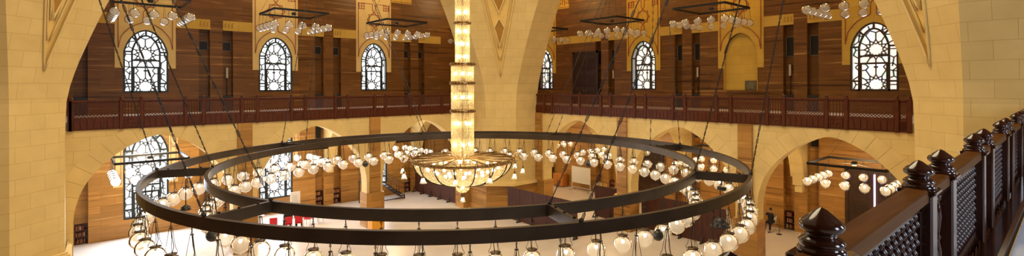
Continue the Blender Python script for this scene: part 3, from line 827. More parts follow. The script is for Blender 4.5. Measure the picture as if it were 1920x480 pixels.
# chains rise to four points on the dome base
HANG = 21.0; RD = 13.2
tops = {67.5: 90, 112.5: 90, 22.5: 0, -22.5+360: 0, 337.5: 0, 157.5: 180, 202.5: 180, 247.5: 270, 292.5: 270}
def chain(p, q, twist=True):
    m = MB(); p = Vector(p); q = Vector(q); d = q-p; L = d.length; n = int(L/.2)
    m.tube([p, q], .008, 5)
    dn = d.normalized(); u = dn.cross(Vector((0,0,1))).normalized(); v = dn.cross(u)
    for i in range(n):
        c = p+dn*(.1+i*.2); w = u if i % 2 else v
        m.tube([c-dn*.1+w*.0, c-dn*.06+w*.022, c+dn*.06+w*.022, c+dn*.1, c+dn*.06-w*.022, c-dn*.06-w*.022], .008, 4, close=True)
    return m
for b in BEAMS:
    t = radians(tops[b % 360]); top = (RD*cos(t), RD*sin(t), HANG)
    for rr in (RI+.02, RO-.04):
        a = radians(b); p = (rr*cos(a), rr*sin(a), ZT)
        m = chain(p, top); m.lathe([(.03,0),(.05,.02),(.05,.05),(.03,.07)], 8, p)
        m.build('suspension_chain', M['rope'], ring)

# globe pendants
def globe_prof(r):
    return [(r*.26, r*.965)] + [(r*sin(pi*i/14), r*cos(pi*i/14)) for i in range(2, 14)] + [(r*.16, -r*.99), (r*.07, -r*1.06), (r*.05, -r*1.14), (.001, -r*1.16)]
pend = thing('globe_pendant', '-', 'pendant lamp', (0,0,-50), group='clear globe pendants under the great ring')
GR = .222; ZG = 5.33-ZB_
h = MB(); h.tube([(0,0,0),(0,0,-.14)], .007, 5)
for k in range(2): h.tube([(.018*cos(t),.0 if k else .018*sin(t),-.05-k*.06+.03*sin(t)) if k else (0,.018*cos(t),-.05+.03*sin(t)) for t in [2*pi*i/8 for i in range(8)]], .005, 4, close=True)
h.cyl((0,0,0), .038, -.165, -.150, 10); h.build('chain', M['rope'], pend)
w = MB()
for k in range(3):
    a = 2*pi*k/3+.4
    w.tube([(.03*cos(a),.03*sin(a),-.16),(.105*cos(a),.105*sin(a),-.60),(.135*cos(a),.135*sin(a),-.655),(.15*cos(a),.15*sin(a),-.70),(.125*cos(a),.125*sin(a),-.735),(.11*cos(a),.11*sin(a),-.715)], .006, 4)
w.tube([(0,0,-.165),(.03,.01,-.4),(.05,-.01,-.55),(.02,0,-.70)], .009, 5); w.build('hanger_wires', M['rope'], pend)
c_ = MB(); c_.lathe([(.001,.0),(.115,.0),(.12,-.012),(.10,-.03),(.075,-.045),(.001,-.05)], 18, (0,0,-.70)); c_.build('cap', M['capmetal'], pend)
g_ = MB().lathe([(r, z+ZG) for r, z in globe_prof(GR)], 24); g_.build('globe', M['globe'], pend)
b_ = MB(); b_.sphere((0,0,ZG+.085), .038, 10, 7, 1.25); b_.build('bulb', M['bulb'], pend)
so = MB(); so.cyl((0,0,ZG), .028, .13, .19, 8); so.build('socket', M['brass'], pend)
snapshot(pend)
BN = {157.5: 'left', 202.5: 'front-left', 247.5: 'front-right', 292.5: 'right', 337.5: 'right-rear', 22.5: 'rear-right', 67.5: 'rear-left', 112.5: 'left-rear'}
first = True
for rname, R_, n in (('outer', RO-.05, 9), ('inner', RI, 8)):
    for b in BEAMS:
        for k in range(n):
            if rname == 'inner' and b == 292.5 and k == 99: continue
            a = b+(k+.5)*45/n
            loc = (CX+R_*cos(radians(a)), CY+R_*sin(radians(a)), ZB_); rz = random.uniform(0, 2.1)
            lab = '%s clear globe pendant counterclockwise from the %s crossbeam of the %s ring' % (ORD[k], BN[b % 360], rname)
            if first:
                pend.location = loc; pend.rotation_euler = (0,0,rz); pend['label'] = lab; first = False
            else: dup(pend, loc, rz, lab)

# black speaker balls and dome speakers that hang among the globes
def hang_pos(r, deg): return (CX+r*cos(radians(deg)), CY+r*sin(radians(deg)))
balls = [(8.47,-174.3,5.35,.15,'left front'), (8.4,-90.0,5.35,.135,'right front'), (8.4,90.0,5.2,.15,'left rear'), (8.4,5.63,5.2,.16,'right rear')]
for r, dg, z, rad, wh in balls:
    x, y = hang_pos(r, dg)
    t = thing('ball_speaker', 'black ball speaker hanging among the globes at the %s' % wh, 'speaker', (x, y, z), group='black ball speakers under the ring')
    MB().sphere((0,0,0), rad, 18, 12).build('body', M['speaker_grey'], t)
    MB().lathe([(rad*1.01,-.012),(rad*1.05,0),(rad*1.01,.012)], 18).build('seam', M['black'], t)
    m = MB(); m.tube([(0,0,rad),(0,0,ZB_-z)], .008, 5); m.cyl((0,0,0), .05, rad*.95, rad*1.15, 10); m.build('cable', M['rope'], t)
for r, dg, z, rad, wh in [(8.95,161.0,5.35,.13,'left crossbeam'), (9.05,-69.5,5.02,.24,'right crossbeam')]:
    x, y = hang_pos(r, dg)
    t = thing('dome_speaker', 'black dome speaker on a rod under the %s' % wh, 'speaker', (x, y, z))
    MB().lathe([(.001,.20*rad/.2),(rad*.35,.19*rad/.2),(rad*.7,.12*rad/.2),(rad*.85,.03),(rad*1.15,.0),(rad*1.15,-.03),(.001,-.035)], 20).build('body', M['black'], t)
    m = MB(); m.tube([(0,0,.18*rad/.2),(0,0,ZB_-z)], .016, 6); m.build('rod', M['black'], t)
    m = MB()
    for k in range(6): m.box(rad*.55, rad*.9, -.02, .02, .02, .12*rad/.2)if False else m.sphere((rad*.75*cos(k*pi/3), rad*.75*sin(k*pi/3), .05), .05*rad/.2, 8, 6)
    m.build('lens', M['speaker_grey'], t)
x, y = hang_pos(9.06, -66.5)
t = thing('spotlight', 'short black spotlight cylinder under the right crossbeam', 'spotlight', (x, y, 6.02))
m = MB(); m.lathe([(.001,-.12),(.055,-.12),(.065,-.11),(.065,.11),(.055,.12),(.001,.12)], 16); m.xf(Matrix.Rotation(pi/2,4,'X')@Matrix.Rotation(0,4,'Z')).build('body', M['black'], t)
MB().bar((0,0,.09),(0,0,.26),.03,.03).build('bracket', M['black'], t)

# ------------------------------------------------------------------ crystal chandelier on the axis
ch = thing('crystal_chandelier', 'tall crystal column chandelier ending in a glowing crystal bowl', 'chandelier', (CX, CY, 0))
def tier(r, z0, z1, n, nb, bz):
    m = MB()
    for k in range(n):
        a = 2*pi*k/n
        zz = z0
        while zz < z1-.05:
            ze = min(zz+.34, z1); x, y = r*cos(a), r*sin(a); e = .62*pi*r/n
            m.tube([(x,y,zz),(x,y,zz+.03),(x,y,ze-.03),(x,y,ze)], [e*.4,e,e,e*.4], 5, caps=False); zz += .34
    o = m.build('crystal_tier', M['crystal'], ch)
    bme = MB().sphere((0,0,0), .055, 10, 7, 1.2).mesh('bulb', M['bulb_ch'])
    nr = max(1, int((z1-z0)/bz))
    for i in range(nr):
        z = z0+(i+.5)*(z1-z0)/nr
        for k in range(nb):
            a = 2*pi*(k+.5*(i % 2))/nb; bo_ = bpy.data.objects.new('bulb', bme); COL.objects.link(bo_); bo_.parent = o; bo_.location = (r*.72*cos(a), r*.72*sin(a), z)
    MB().cyl((0,0,0), .05, z0, z1, 10).build('core_pipe', M['brass'], o)
def band(r, z):
    m = MB().lathe([(r, z-.05),(r+.03, z-.05),(r+.045, z-.03),(r+.03, z),(r+.045, z+.03),(r+.03, z+.05),(r, z+.05)], 40)
    for k in range(24): a = 2*pi*k/24; m.sphere(((r+.04)*cos(a),(r+.04)*sin(a),z), .032, 6, 4)
    m.build('brass_band', M['brass'], ch)
tier(.42, 6.52, 8.12, 44, 6, .55); tier(.42, 8.26, 9.18, 44, 6, .46); tier(.42, 9.32, 9.90, 44, 6, .5)
tier(.265, 10.02, 11.46, 30, 4, .42); tier(.265, 11.60, 12.95, 30, 4, .45); tier(.265, 13.1, 15.5, 30, 4, .5); tier(.22, 15.6, 19.5, 24, 4, .5)
band(.44, 8.19); band(.44, 9.25); band(.44, 9.97); band(.28, 11.53); band(.28, 13.02); band(.28, 15.55)
m = MB(); m.tube([(0,0,6.5),(0,0,25)], .03, 8); m.build('stem', M['iron'], ch)
bowlp = [(1.86,6.33),(1.82,6.15),(1.73,5.98),(1.58,5.82),(1.38,5.68),(1.12,5.57),(.84,5.49),(.55,5.44),(.28,5.42)]
bowl = MB().lathe(bowlp, 64).build('crystal_bowl', M['crystal_bowl'], ch)
bme = MB().sphere((0,0,0), .06, 10, 7).mesh('bulb', M['bulb_ch'])
for rr, z, n in ((1.35,6.05,14), (.95,5.85,8), (.5,5.75,5)):
    for k in range(n):
        a = 2*pi*(k+.3)/n; bo_ = bpy.data.objects.new('bulb', bme); COL.objects.link(bo_); bo_.parent = bowl; bo_.location = (rr*cos(a), rr*sin(a), z)
for k in range(16):
    a = 2*pi*k/16; m = MB()
    m.tube([((r+.02)*cos(a),(r+.02)*sin(a),z-.01) for r, z in bowlp], .024, 5); m.build('bowl_rib', M['iron'], ch)
m = MB().lathe([(1.84,6.30),(1.93,6.30),(1.95,6.36),(1.93,6.42),(1.84,6.42),(1.84,6.30)], 64)
for k in range(80): a = 2*pi*k/80; m.sphere((1.95*cos(a),1.95*sin(a),6.36), .035, 6, 4)
m.build('rim', M['brass'], ch)
for k in range(16):
    a = 2*pi*(k+.5)/16; m = MB()
    m.tube([(.06*cos(a),.06*sin(a),6.34),(.6*cos(a),.6*sin(a),6.44),(1.9*cos(a),1.9*sin(a),6.42)], .03, 6)
    m.build('spoke', M['brass'], ch)
m = MB()
for k in range(48): a = 2*pi*k/48; m.tube([(.30*cos(a),.30*sin(a),6.38),(1.88*cos(a),1.88*sin(a),6.36)], .007, 4)
m.build('strand_canopy', M['crystal'], ch)
bk = MB().lathe([(.27,5.42),(.275,5.33),(.24,5.22),(.17,5.14),(.13,5.12)], 32).build('crystal_basket', M['crystal_bowl'], ch)
m = MB(); m.sphere((0,0,5.28), .06, 10, 7); m.build('bulb', M['bulb_ch'], bk)
m = MB().lathe([(.29,5.43),(.30,5.41),(.29,5.39)], 32); m.build('basket_rim', M['brass'], ch)
m = MB().lathe([(.001,5.14),(.10,5.12),(.11,5.06),(.10,5.0),(.10,4.95),(.08,4.93),(.001,4.93)], 20); m.build('tail_cup', M['brass'], ch)
def tulip_bm(): return MB().lathe([(.03,.02),(.045,.0),(.06,-.05),(.085,-.11),(.115,-.16),(.13,-.18)], 16)
def add_tulip(x, y, z, arm):
    t = bpy.data.objects.new('tulip_lamp', MB().tube(arm, .010, 5).mesh('tulip_lamp', M['brass'])); COL.objects.link(t); t.parent = ch; t.location = (x, y, z)
    tulip_bm().build('shade', M['tulip'], t); m = MB(); m.sphere((0,0,-.09), .045, 8, 6); m.build('bulb', M['bulb_tulip'], t)
    m = MB().lathe([(.001,.12),(.02,.11),(.045,.03),(.05,.0),(.03,.0)], 12); m.build('holder', M['brass'], t)
add_tulip(0, 0, 4.93, [(0,0,.05),(0,0,.0)])
for k in range(12):
    a = radians(-132+30*k); R = 2.28; x, y = R*cos(a), R*sin(a)
    add_tulip(x, y, 6.02, [(0,0,.1),(0,0,.30),(-.1*cos(a),-.1*sin(a),.42),(-.25*cos(a),-.25*sin(a),.46),(-.34*cos(a),-.34*sin(a),.36)])
for k in range(24):
    a = radians(15*k+7); m = MB()
    pts = [((1.95+.30*t+.0)*cos(a), (1.95+.30*t)*sin(a), 6.40+.18*sin(pi*t)) for t in [0,.2,.4,.6,.8,1.0]] + [((2.25+.05*cos(u))*cos(a), (2.25+.05*cos(u))*sin(a), 6.45+.05*sin(u)) for u in (0,1,2,3,4,5)]
    m.tube(pts, .010, 4)
    m.build('scroll_arm', M['brass'], ch)

# ------------------------------------------------------------------ square frame chandeliers of the gallery and the aisles
def square_chandelier(lit):
    t = thing('square_chandelier', '-', 'chandelier', (0,0,-60))
    h = 1.66; m = MB()
    for a, b in (((-h,-h),(h,-h)),((h,-h),(h,h)),((h,h),(-h,h)),((-h,h),(-h,-h))): m.bar((a[0],a[1],0),(b[0],b[1],0),.07,.13)
    m.build('frame', M['iron'], t)
    w = MB(); w.tube([(-h,-h,0),(h,h,0)], .008, 4); w.tube([(-h,h,0),(h,-h,0)], .008, 4)
    for sx in (-1,1):
        for sy in (-1,1): w.tube([(sx*h,sy*h,.05),(0,0,1.85 if lit else 3.9)], .008, 4)
    w.build('wire', M['rope'], t)
    MB().lathe([(.001,-.12),(.10,-.11),(.15,-.03),(.15,.03),(.10,.11),(.001,.12)], 14).build('hub', M['black'], t)
    me = MB().lathe([(r, z-.93) for r, z in globe_prof(.235)], 20).mesh('globe', M['globe' if lit else 'globe_off'])
    mc = MB(); mc.lathe([(.001,.235),(.085,.235),(.09,.225),(.06,.20),(.001,.20)], 12, (0,0,-.93))
    for k in range(3): a = 2*pi*k/3; mc.tube([(.02*cos(a),.02*sin(a),-.06),(.085*cos(a),.085*sin(a),-.70)], .005, 4)
    mc = mc.mesh('globe_hanger', M['rope'])
    mb = MB(); mb.sphere((0,0,-.85), .045, 8, 6, 1.3); mb = mb.mesh('bulb', M['bulb'] if lit else M['bulb_off'])
    pts = []
    for k in range(4):
        q = -h+2*h*k/4; pts += [(q,-h),(h,q),(-q,h),(-h,-q)]
    for x, y in pts:
        g = bpy.data.objects.new('globe', me); COL.objects.link(g); g.parent = t; g.location = (x, y, 0)
        for nm, d in (('globe_hanger', mc), ('bulb', mb)):
            o = bpy.data.objects.new(nm, d); COL.objects.link(o); o.parent = g
    snapshot(t); return t
up = square_chandelier(False); lo = square_chandelier(True)
UPS = [((3.25,34.2), 'leftmost unlit square chandelier on the left gallery, first window'), ((10.96,34.2), 'middle unlit square chandelier on the left gallery, second window'), ((18.5,34.2), 'third unlit square chandelier on the left gallery, above third window'),
       ((26.2,34.2), 'unlit square chandelier half hidden behind the crystal column'), ((30.0,30.3), 'small unlit square chandelier beside the corner pier, right gallery'), ((30.0,22.75), 'unlit square chandelier in front of the dark gallery door'), ((30.0,15.1), 'unlit square chandelier before the shaded ochre niche'), ((30.0,7.5), 'unlit square chandelier above the window with coloured panes')]
LOS = [((3.3,35.1), 'lit square chandelier in the first arch of the left aisle'), ((10.96,34.4), 'lit square chandelier in the second arch of the left aisle'), ((18.57,34.4), 'lit square chandelier in the third arch of the left aisle'), ((30.2,30.2), 'lit square chandelier in the far corner aisle'),
       ((30.2,22.65), 'lit square chandelier in the farthest arch of the right aisle'), ((30.2,15.06), 'lit square chandelier in the middle arch of the right aisle'), ((30.2,7.55), 'lit square chandelier in the nearest arch of the right aisle, by carved door')]
for lst, src, z, grp in ((UPS, up, 13.95, 'unlit square chandeliers of the gallery'), (LOS, lo, 5.08, 'lit square chandeliers of the aisles')):
    for i, ((x, y), lab) in enumerate(lst):
        if i == 0: src.location = (x, y, z); src['label'] = lab; src['group'] = grp
        else: dup(src, (x, y, z), 0, lab, grp)

# ------------------------------------------------------------------ fittings on the gallery walls
def vent(T, s, z0, z1, label, grp):
    t = thing('wall_vent', label, 'vent', group=grp)
    t.matrix_world = T @ Matrix.Translation((s, .40, 0))
    m = MB()
    for a, b, c, d in ((-.27,.27,z0,z0+.03),(-.27,.27,z1-.03,z1),(-.27,-.24,z0,z1),(.24,.27,z0,z1)): m.box(a, b, -.05, .0, c, d)
    m.build('vent_frame', M['ventframe'], t)
    g = MB(); g.box(-.24, .24, -.02, .0, z0+.03, z1-.03); n = int((z1-z0)/.06)
    for k in range(n): z = z0+.05+k*(z1-z0-.1)/n; g.box(-.24, .24, -.04, -.02, z, z+.02)
    g.box(-.24,.24,-.045,-.02,(z0+z1)/2-.012,(z0+z1)/2+.012)
    g.build('grille', M['vent'], t)
def cabinet(T, s, label, grp):
    t = thing('fan_coil_cabinet', label, 'cabinet', group=grp)
    t.matrix_world = T @ Matrix.Translation((s, .15, GAL))
    MB().bbox(-.30, .30, -.13, .24, .0, 1.02, .012).build('casing', M['black'], t)
    g = MB()
    for k in range(8): g.box(-.26, .26, -.14, -.13, .62+k*.04, .64+k*.04)
    g.build('louvre', M['vent'], t)
def colspk(T, s, label):
    t = thing('column_speaker', label, 'speaker', group='slim column speakers on the gallery walls')
    t.matrix_world = T @ Matrix.Translation((s, .30, 0))
    MB().bbox(-.07, .07, -.07, .06, 9.72, 10.44, .015).build('body', M['spk'], t)
    m = MB(); m.tube([(0,.03,9.72),(0,.03,8.5)], .02, 6); m.box(-.03,.03,.06,.12,9.9,10.2); m.build('pole', M['black'], t)
lw, rw = LW(YB), RW(XB)
for i, e in enumerate(LEDGE[:4]):
    for sd, wd in ((-.685, 'left'), (.69, 'right')):
        vent(lw, e+sd, 11.57, 12.2, 'dark vent %s of the %s pilaster on the left gallery wall' % (wd, ORD[i]), 'vents on the left gallery wall')
        cabinet(lw, e+sd, 'black cabinet %s of the %s pilaster on the left gallery wall' % (wd, ORD[i]), 'black cabinets on the left gallery')
for i, e in enumerate(REDGE[:4]):
    for sd, wd in ((-.69, 'left'), (.685, 'right')):
        if i == 0: continue
        vent(rw, -e+sd, 10.95, 12.2, 'tall dark vent %s of the %s pilaster on the right gallery wall' % (wd, ORD[i-1]), 'tall vents on the right gallery wall')
        cabinet(rw, -e+sd, 'black cabinet %s of the %s pilaster on the right gallery wall' % (wd, ORD[i-1]), 'black cabinets on the right gallery')
for e, sd, wd in ((LEDGE[1], .69, 'right of the first travertine pilaster'), (LEDGE[2], -.685, 'left of the second travertine pilaster'), (LEDGE[2], .69, 'right of the second travertine pilaster')):
    vent(lw, e+sd, 5.1, 6.35, 'dark vent high in the left aisle, %s' % wd, 'tall vents in the aisles')
for e, sd, wd in ((REDGE[1], .685, 'in the nearest arch'), (REDGE[1], -.69, 'just behind the cross arch'), (REDGE[2], .685, 'in the middle arch'), (REDGE[2], -.69, 'in the farthest arch')):
    vent(rw, -e+sd, 5.3, 6.6, 'dark vent high in the right aisle, %s' % wd, 'tall vents in the aisles')
colspk(lw, LEDGE[1]+.69, 'slim beige column speaker on the left gallery wall')
colspk(rw, -REDGE[1]-.69, 'slim beige column speaker on the right gallery wall, nearest')
colspk(rw, -REDGE[2]+.685, 'slim beige column speaker on the right gallery wall, middle')
colspk(rw, -REDGE[3]+.685, 'slim beige column speaker right of the dark gallery door')
t = thing('calligraphy_panel', 'small dark panel with pale curving script leaning in the shaded ochre niche', 'panel'); t.matrix_world = rw @ Matrix.Translation((-14.35, .21, 8.82))
MB().box(-.40,.40,-.03,0,0,.62).build('board', M['plaque'], t)
m = MB()
for k in range(9):
    x0 = random.uniform(-.34, -.1); z0 = .08+.05*k
    m.tube([(x0+.09*j, -.035, min(.57, max(.05, z0+.09*sin(1.3*j+k*2.1)))) for j in range(6)], .012, 4)
m.build('script', M['plaque_line'], t)
t = thing('wall_speaker', 'small black box speaker on the corner pier', 'speaker', (24.58, 27.0, 8.1), radians(-135)+pi/2)
MB().bbox(-.17,.17,-.14,.12,-.17,.2,.015).build('body', M['black'], t)
m = MB(); m.lathe([(.001,0),(.11,0),(.12,.01)], 14); m.xf(Matrix.Translation((0,-.145,.0))@Matrix.Rotation(pi/2,4,'X')).build('grille', M['speaker_grey'], t)
MB().box(-.03,.03,.12,.32,-.03,.03).build('bracket', M['black'], t)

# ------------------------------------------------------------------ aisle furniture
BOOKS = {}
for nm in 'abc': BOOKS[nm] = MB().bbox(-.010,.022,-.075,.075,0,.23,.004).mesh('book', M['book_'+nm])
def bookcase(T, s, y, wh):
    t = thing('bookcase', 'low reddish bookcase %s' % wh, 'bookcase', group='low bookcases along the aisle walls')
    t.matrix_world = T @ Matrix.Translation((s, y, 0))
    for sx in (-.29, .265): MB().box(sx, sx+.025, -.30, 0, 0, 1.15).build('side_panel', M['shelf'], t)
    for z in (.04, .42, .80): MB().box(-.265, .265, -.29, 0, z, z+.025).build('shelf', M['shelf'], t)
    MB().box(-.265,.265,-.01,0,0,1.15).build('back_panel', M['shelf'], t)
    for zi, z in enumerate((.065, .445, .825)):
        n = random.randint(6, 8)
        for k in range(n):
            o = bpy.data.objects.new('book', BOOKS[random.choice('aabc')]); COL.objects.link(o)
            o.matrix_world = T @ Matrix.Translation((s-.22+k*.062, y-.14, z)) @ Matrix.Diagonal((1,1,random.uniform(.8,1.1),1))
            tag(o, 'book on the %s shelf of the bookcase %s' % (('bottom','middle','top')[zi], wh), 'book', 'books on the %s shelf, bookcase %s' % (('bottom','middle','top')[zi], wh))
bookcase(lw, LEDGE[0]+.69, .40, 'beside the far left stone pier')
bookcase(lw, LEDGE[2]-.685, .40, 'left of the travertine pilaster, left aisle')
bookcase(lw, LEDGE[2]+.69, .40, 'right of the travertine pilaster, left aisle')
bookcase(lw, LEDGE[3]-.685, .40, 'beside the black stairs')
bookcase(rw, -REDGE[1]-.69, .40, 'beside the man in black')
bookcase(rw, -REDGE[3]+.685, .40, 'beside the yellow chair')
# dark screens
def screen(name, x, y0, y1, hgt, label, n):
    t = thing(name, label, 'screen', (x, y0, 0))
    L = (y1-y0)/n
    for k in range(n): MB().box(-.03,.03,k*L+.01,(k+1)*L-.01,.06,hgt).build('board', M['wood_screen'], t)
    for k in range(n+1):
        m = MB(); y = min(max(k*L,.05), (y1-y0)-.05)
        m.box(-.35,.05,y-.04,y+.04,0,.07); m.bar((-.32,y,.05),(-.03,y,.45),.05,.05,up=(0,1,0)); m.build('foot', M['black'], t)
screen('partition_screen', 22.25, 31.3, 37.9, 2.2, 'dark brown wooden partition behind the crystal bowl', 5)
screen('partition_screen', 22.45, 19.6, 25.9, 2.2, 'dark brown wooden partition in front of the corner pier', 5)
screen('partition_screen', 27.3, 19.5, 22.2, 2.2, 'dark partition left of the right arcade pillar', 2)
screen('partition_screen', 27.3, 12.9, 18.4, 2.2, 'dark partition right of the right arcade pillar', 4)

# whiteboard on wheels
t = thing('whiteboard', 'white rolling whiteboard standing in the far aisle', 'whiteboard', (32.9, 28.3, 0))
MB().box(-.02,.02,-1.0,1.0,.72,2.05).build('board', M['white'], t)
m = MB()
for y in (-1.02, 1.02): m.bar((0,y,.08),(0,y,2.1),.05,.05); m.bar((-.3,y,.08),(.3,y,.08),.05,.05)
m.bar((0,-1.02,.30),(0,1.02,.30),.04,.04); m.bar((0,-1.02,.70),(0,1.02,.70),.05,.05); m.bar((0,-1.02,2.07),(0,1.02,2.07),.05,.05); m.build('stand', M['whitepl'], t)
for y in (-1.02, 1.02):
    for x in (-.3, .3): m = MB(); m.tube([(x,y-.02,.04),(x,y+.02,.04)], .04, 10); m.build('caster', M['black'], t)
def plastic_chair(loc, rz, mat, label):
    t = thing('plastic_chair', label, 'chair', loc, rz)
    m = MB(); m.bbox(-.23,.23,-.22,.22,.42,.45,.012); m.build('seat', mat, t)
    m = MB()
    for k in range(4): m.bar((-.165+.11*k,.22,.46),(-.18+.12*k,.30,.86),.06,.015,up=(0,1,0))
    m.tube([(-.25,.22,.45),(-.25,.31,.84),(-.15,.33,.92),(.15,.33,.92),(.25,.31,.84),(.25,.22,.45)], .022, 6); m.build('backrest', mat, t)
    for sx in (-1,1):
        m = MB(); m.tube([(sx*.25,.26,.66),(sx*.27,-.1,.66),(sx*.26,-.2,.62),(sx*.25,-.22,.44)], .02, 6); m.build('armrest', mat, t)
        for sy in (-1,1): m = MB(); m.tube([(sx*.21,sy*.2,.43),(sx*.25,sy*.25,0)], [.028,.02], 6); m.build('leg', mat, t)
plastic_chair((33.1, 26.05, 0), radians(-60), M['yellowpl'], 'yellow plastic armchair beside the whiteboard')
plastic_chair((33.3, 26.85, 0), radians(-75), M['whitepl'], 'white plastic armchair between whiteboard and yellow chair')
# cabinets in the corner
t = thing('side_cabinet', 'orange wooden cabinet standing in the far corner aisle', 'cabinet', (33.3, 31.1, 0))
MB().bbox(-.35,.35,-.6,.6,.06,1.15,.015).build('body', M['orangewood'], t); MB().box(-.3,.3,-.55,.55,0,.06).build('plinth', M['black'], t)
for y in (-.3,.3):
    d = MB().box(-.37,-.35,y-.27,y+.27,.12,1.08).build('door', M['orangewood'], t); MB().sphere((-.385,y*.25,.62), .02, 8, 6).build('knob', M['brass'], d)
t = thing('tall_cabinet', 'dark wooden cabinet behind the orange cabinet', 'cabinet', (33.35, 32.9, 0))
MB().bbox(-.35,.35,-.65,.65,0,1.75,.015).build('body', M['door'], t); MB().box(-.37,-.35,-.6,-.01,.1,1.65).build('door', M['door'], t); MB().box(-.37,-.35,.01,.6,.1,1.65).build('door', M['door'], t)

# black steel stairs in the left aisle
t = thing('steel_stairs', 'black steel stairs with handrail beside the left aisle window', 'stairs', (17.6, 36.6, 0))
x0, x1, zt = 0, 2.6, 1.75
for y in (-.45, .45): MB().bar((.5,y,zt),(x1,y,.25),.05,.22,up=(0,1,0)).build('stringer', M['black'], t)
for k in range(7): MB().box(.55+k*.29,.85+k*.29,-.45,.45,zt-.22-k*.225,zt-.19-k*.225).build('tread', M['vent'], t)
MB().box(-.9,.55,-.5,.5,zt-.06,zt).build('landing', M['black'], t)
m = MB()
for x in (-.85,.5): 
    for y in (-.45,.45): m.bar((x,y,0),(x,y,zt),.06,.06)
m.bar((-.85,-.45,.1),(x1,-.45,.1),.06,.06); m.bar((x1,-.45,0),(x1,-.45,.3),.06,.06); m.build('support_frame', M['black'], t)
for y in (-.45,.45):
    m = MB(); m.tube([(-.85,y,zt+.95),(.5,y,zt+.95),(x1,y,1.15),(x1,y,.2)], .022, 6); m.tube([(-.85,y,zt+.5),(.5,y,zt+.5),(x1,y,.75)], .014, 6)
    for x in (-.85,.5,1.2,1.9): z = zt if x <= .5 else zt-(x-.5)*1.5/2.1; m.tube([(x,y,z-.1),(x,y,z+.95 if x <= .5 else z+.93)], .018, 6)
    m.build('handrail', M['black'], t)

# orange yellow box against the pillar
t = thing('collection_box', 'bright yellow orange box with a dark scrawl at the pillar foot', 'box', (14.55, 29.72, 0))
MB().bbox(-.42,.42,-.36,.36,0,.66,.015).build('body', M['orange'], t); MB().bbox(-.44,.44,-.38,.38,.66,.72,.01).build('lid', M['orange'], t)
m = MB()
for k in range(5): m.tube([(.06+k*.05,-.365,.44),(.08+k*.05,-.365,.50+.02*(k%2)),(.10+k*.05,-.365,.45)], .008, 4)
m.build('scrawl', M['black'], t)
t = thing('carton', 'small grey carton on the floor at the corner pier', 'box', (22.3, 27.2, 0), radians(-45))
MB().bbox(-.28,.28,-.2,.2,0,.34,.01).build('body', M['whitepl'], t); MB().box(-.28,.28,-.205,.205,.22,.30).build('tape', M['black'], t)

# red banquet chairs, table and poster in the left aisle
red = thing('banquet_chair', '-', 'chair', (0,0,-70), group='red banquet chairs in the left aisle')
MB().bbox(-.22,.22,-.22,.22,.43,.50,.02).build('seat', M['redcloth'], red)
m = MB().bbox(-.20,.20,-.03,.03,0,.44,.02); m.xf(Matrix.Translation((0,.26,.54))@Matrix.Rotation(-.15,4,'X')).build('backrest', M['redcloth'], red)
for sx in (-1,1):
    m = MB(); m.tube([(sx*.21,.2,.45),(sx*.22,.26,.2),(sx*.22,.30,0)], .014, 6); m.tube([(sx*.21,.2,.45),(sx*.215,.25,.6),(sx*.215,.33,1.0)], .014, 6); m.build('leg', M['gold'], red)
    m = MB(); m.tube([(sx*.21,-.2,.45),(sx*.22,-.24,0)], .014, 6); m.build('leg', M['gold'], red)
snapshot(red)
rpos = [((9.40,33.30,0), radians(165), 'empty red chair at the left end of the row, back turned'), ((10.17,32.93,0), radians(167), 'second red chair from the left, a person in black on it'), ((10.80,32.86,0), radians(160), 'third red chair from the left, a person in black on it'), ((11.6,33.45,0), radians(140), 'fourth red chair from the left, empty'), ((12.3,33.6,0), radians(125), 'empty red chair at the right end of the row')]
for i, (p, r, l) in enumerate(rpos):
    if i == 0: red.location = p; red.rotation_euler = (0,0,r); red['label'] = l
    else: dup(red, p, r, l)
t = thing('folding_table', 'brown folding table left of the red chairs', 'table', (8.45, 35.3, 0))
MB().bbox(-.9,.9,-.38,.38,.72,.75,.008).build('tabletop', M['orangewood'], t)
for sx in (-.75,.75):
    m = MB(); m.tube([(sx,-.33,0),(sx,-.3,.72)], .015, 6); m.build('leg', M['gold'], t); m = MB(); m.tube([(sx,.33,0),(sx,.3,.72)], .015, 6); m.build('leg', M['gold'], t)
t = thing('poster_stand', 'white sheet poster on a stand below the left aisle window', 'poster', (11.98, 37.2, 0), radians(8))
MB().box(-.36,.36,-.015,.015,.55,1.55).build('sheet', M['white'], t)
m = MB()
for k in range(7): m.box(-.27, random.uniform(.1,.27), -.02, -.015, .75+k*.09, .765+k*.09)
m.build('text_lines', M['ventframe'], t)
m = MB(); m.bar((-.3,.03,0),(-.3,.03,1.5),.03,.03); m.bar((.3,.03,0),(.3,.03,1.5),.03,.03); m.bar((-.3,.35,0),(0,.03,1.4),.03,.03); m.build('easel', M['orangewood'], t)
# folding chairs with pale seats by the right aisle wall
def folding_chair(loc, rz, label):
    t = thing('folding_chair', label, 'chair', loc, rz)
    MB().bbox(-.22,.22,-.2,.2,.44,.47,.012).build('seat', M['whitepl'], t)
    m = MB().bbox(-.21,.21,-.015,.015,0,.36,.01); m.xf(Matrix.Translation((0,.24,.52))@Matrix.Rotation(-.15,4,'X')).build('backrest', M['whitepl'], t)
    for sx in (-1,1):
        m = MB(); m.tube([(sx*.23,.34,.9),(sx*.23,-.24,0)], .012, 6); m.build('leg', M['steel'], t); m = MB(); m.tube([(sx*.20,-.18,.45),(sx*.20,.26,0)], .012, 6); m.build('leg', M['steel'], t)
folding_chair((32.9, 13.65, 0), radians(-80), 'pale folding chair beside the man in black')
folding_chair((32.3, 15.3, 0), radians(-60), 'pale folding chair further from the man, behind the globes')
folding_chair((33.0, 12.72, 0), radians(-95), 'pale folding chair the man in black sits on')
t = thing('microphone_stand', 'thin black microphone stand at the feet of the seated man', 'stand', (32.35, 12.0, 0))
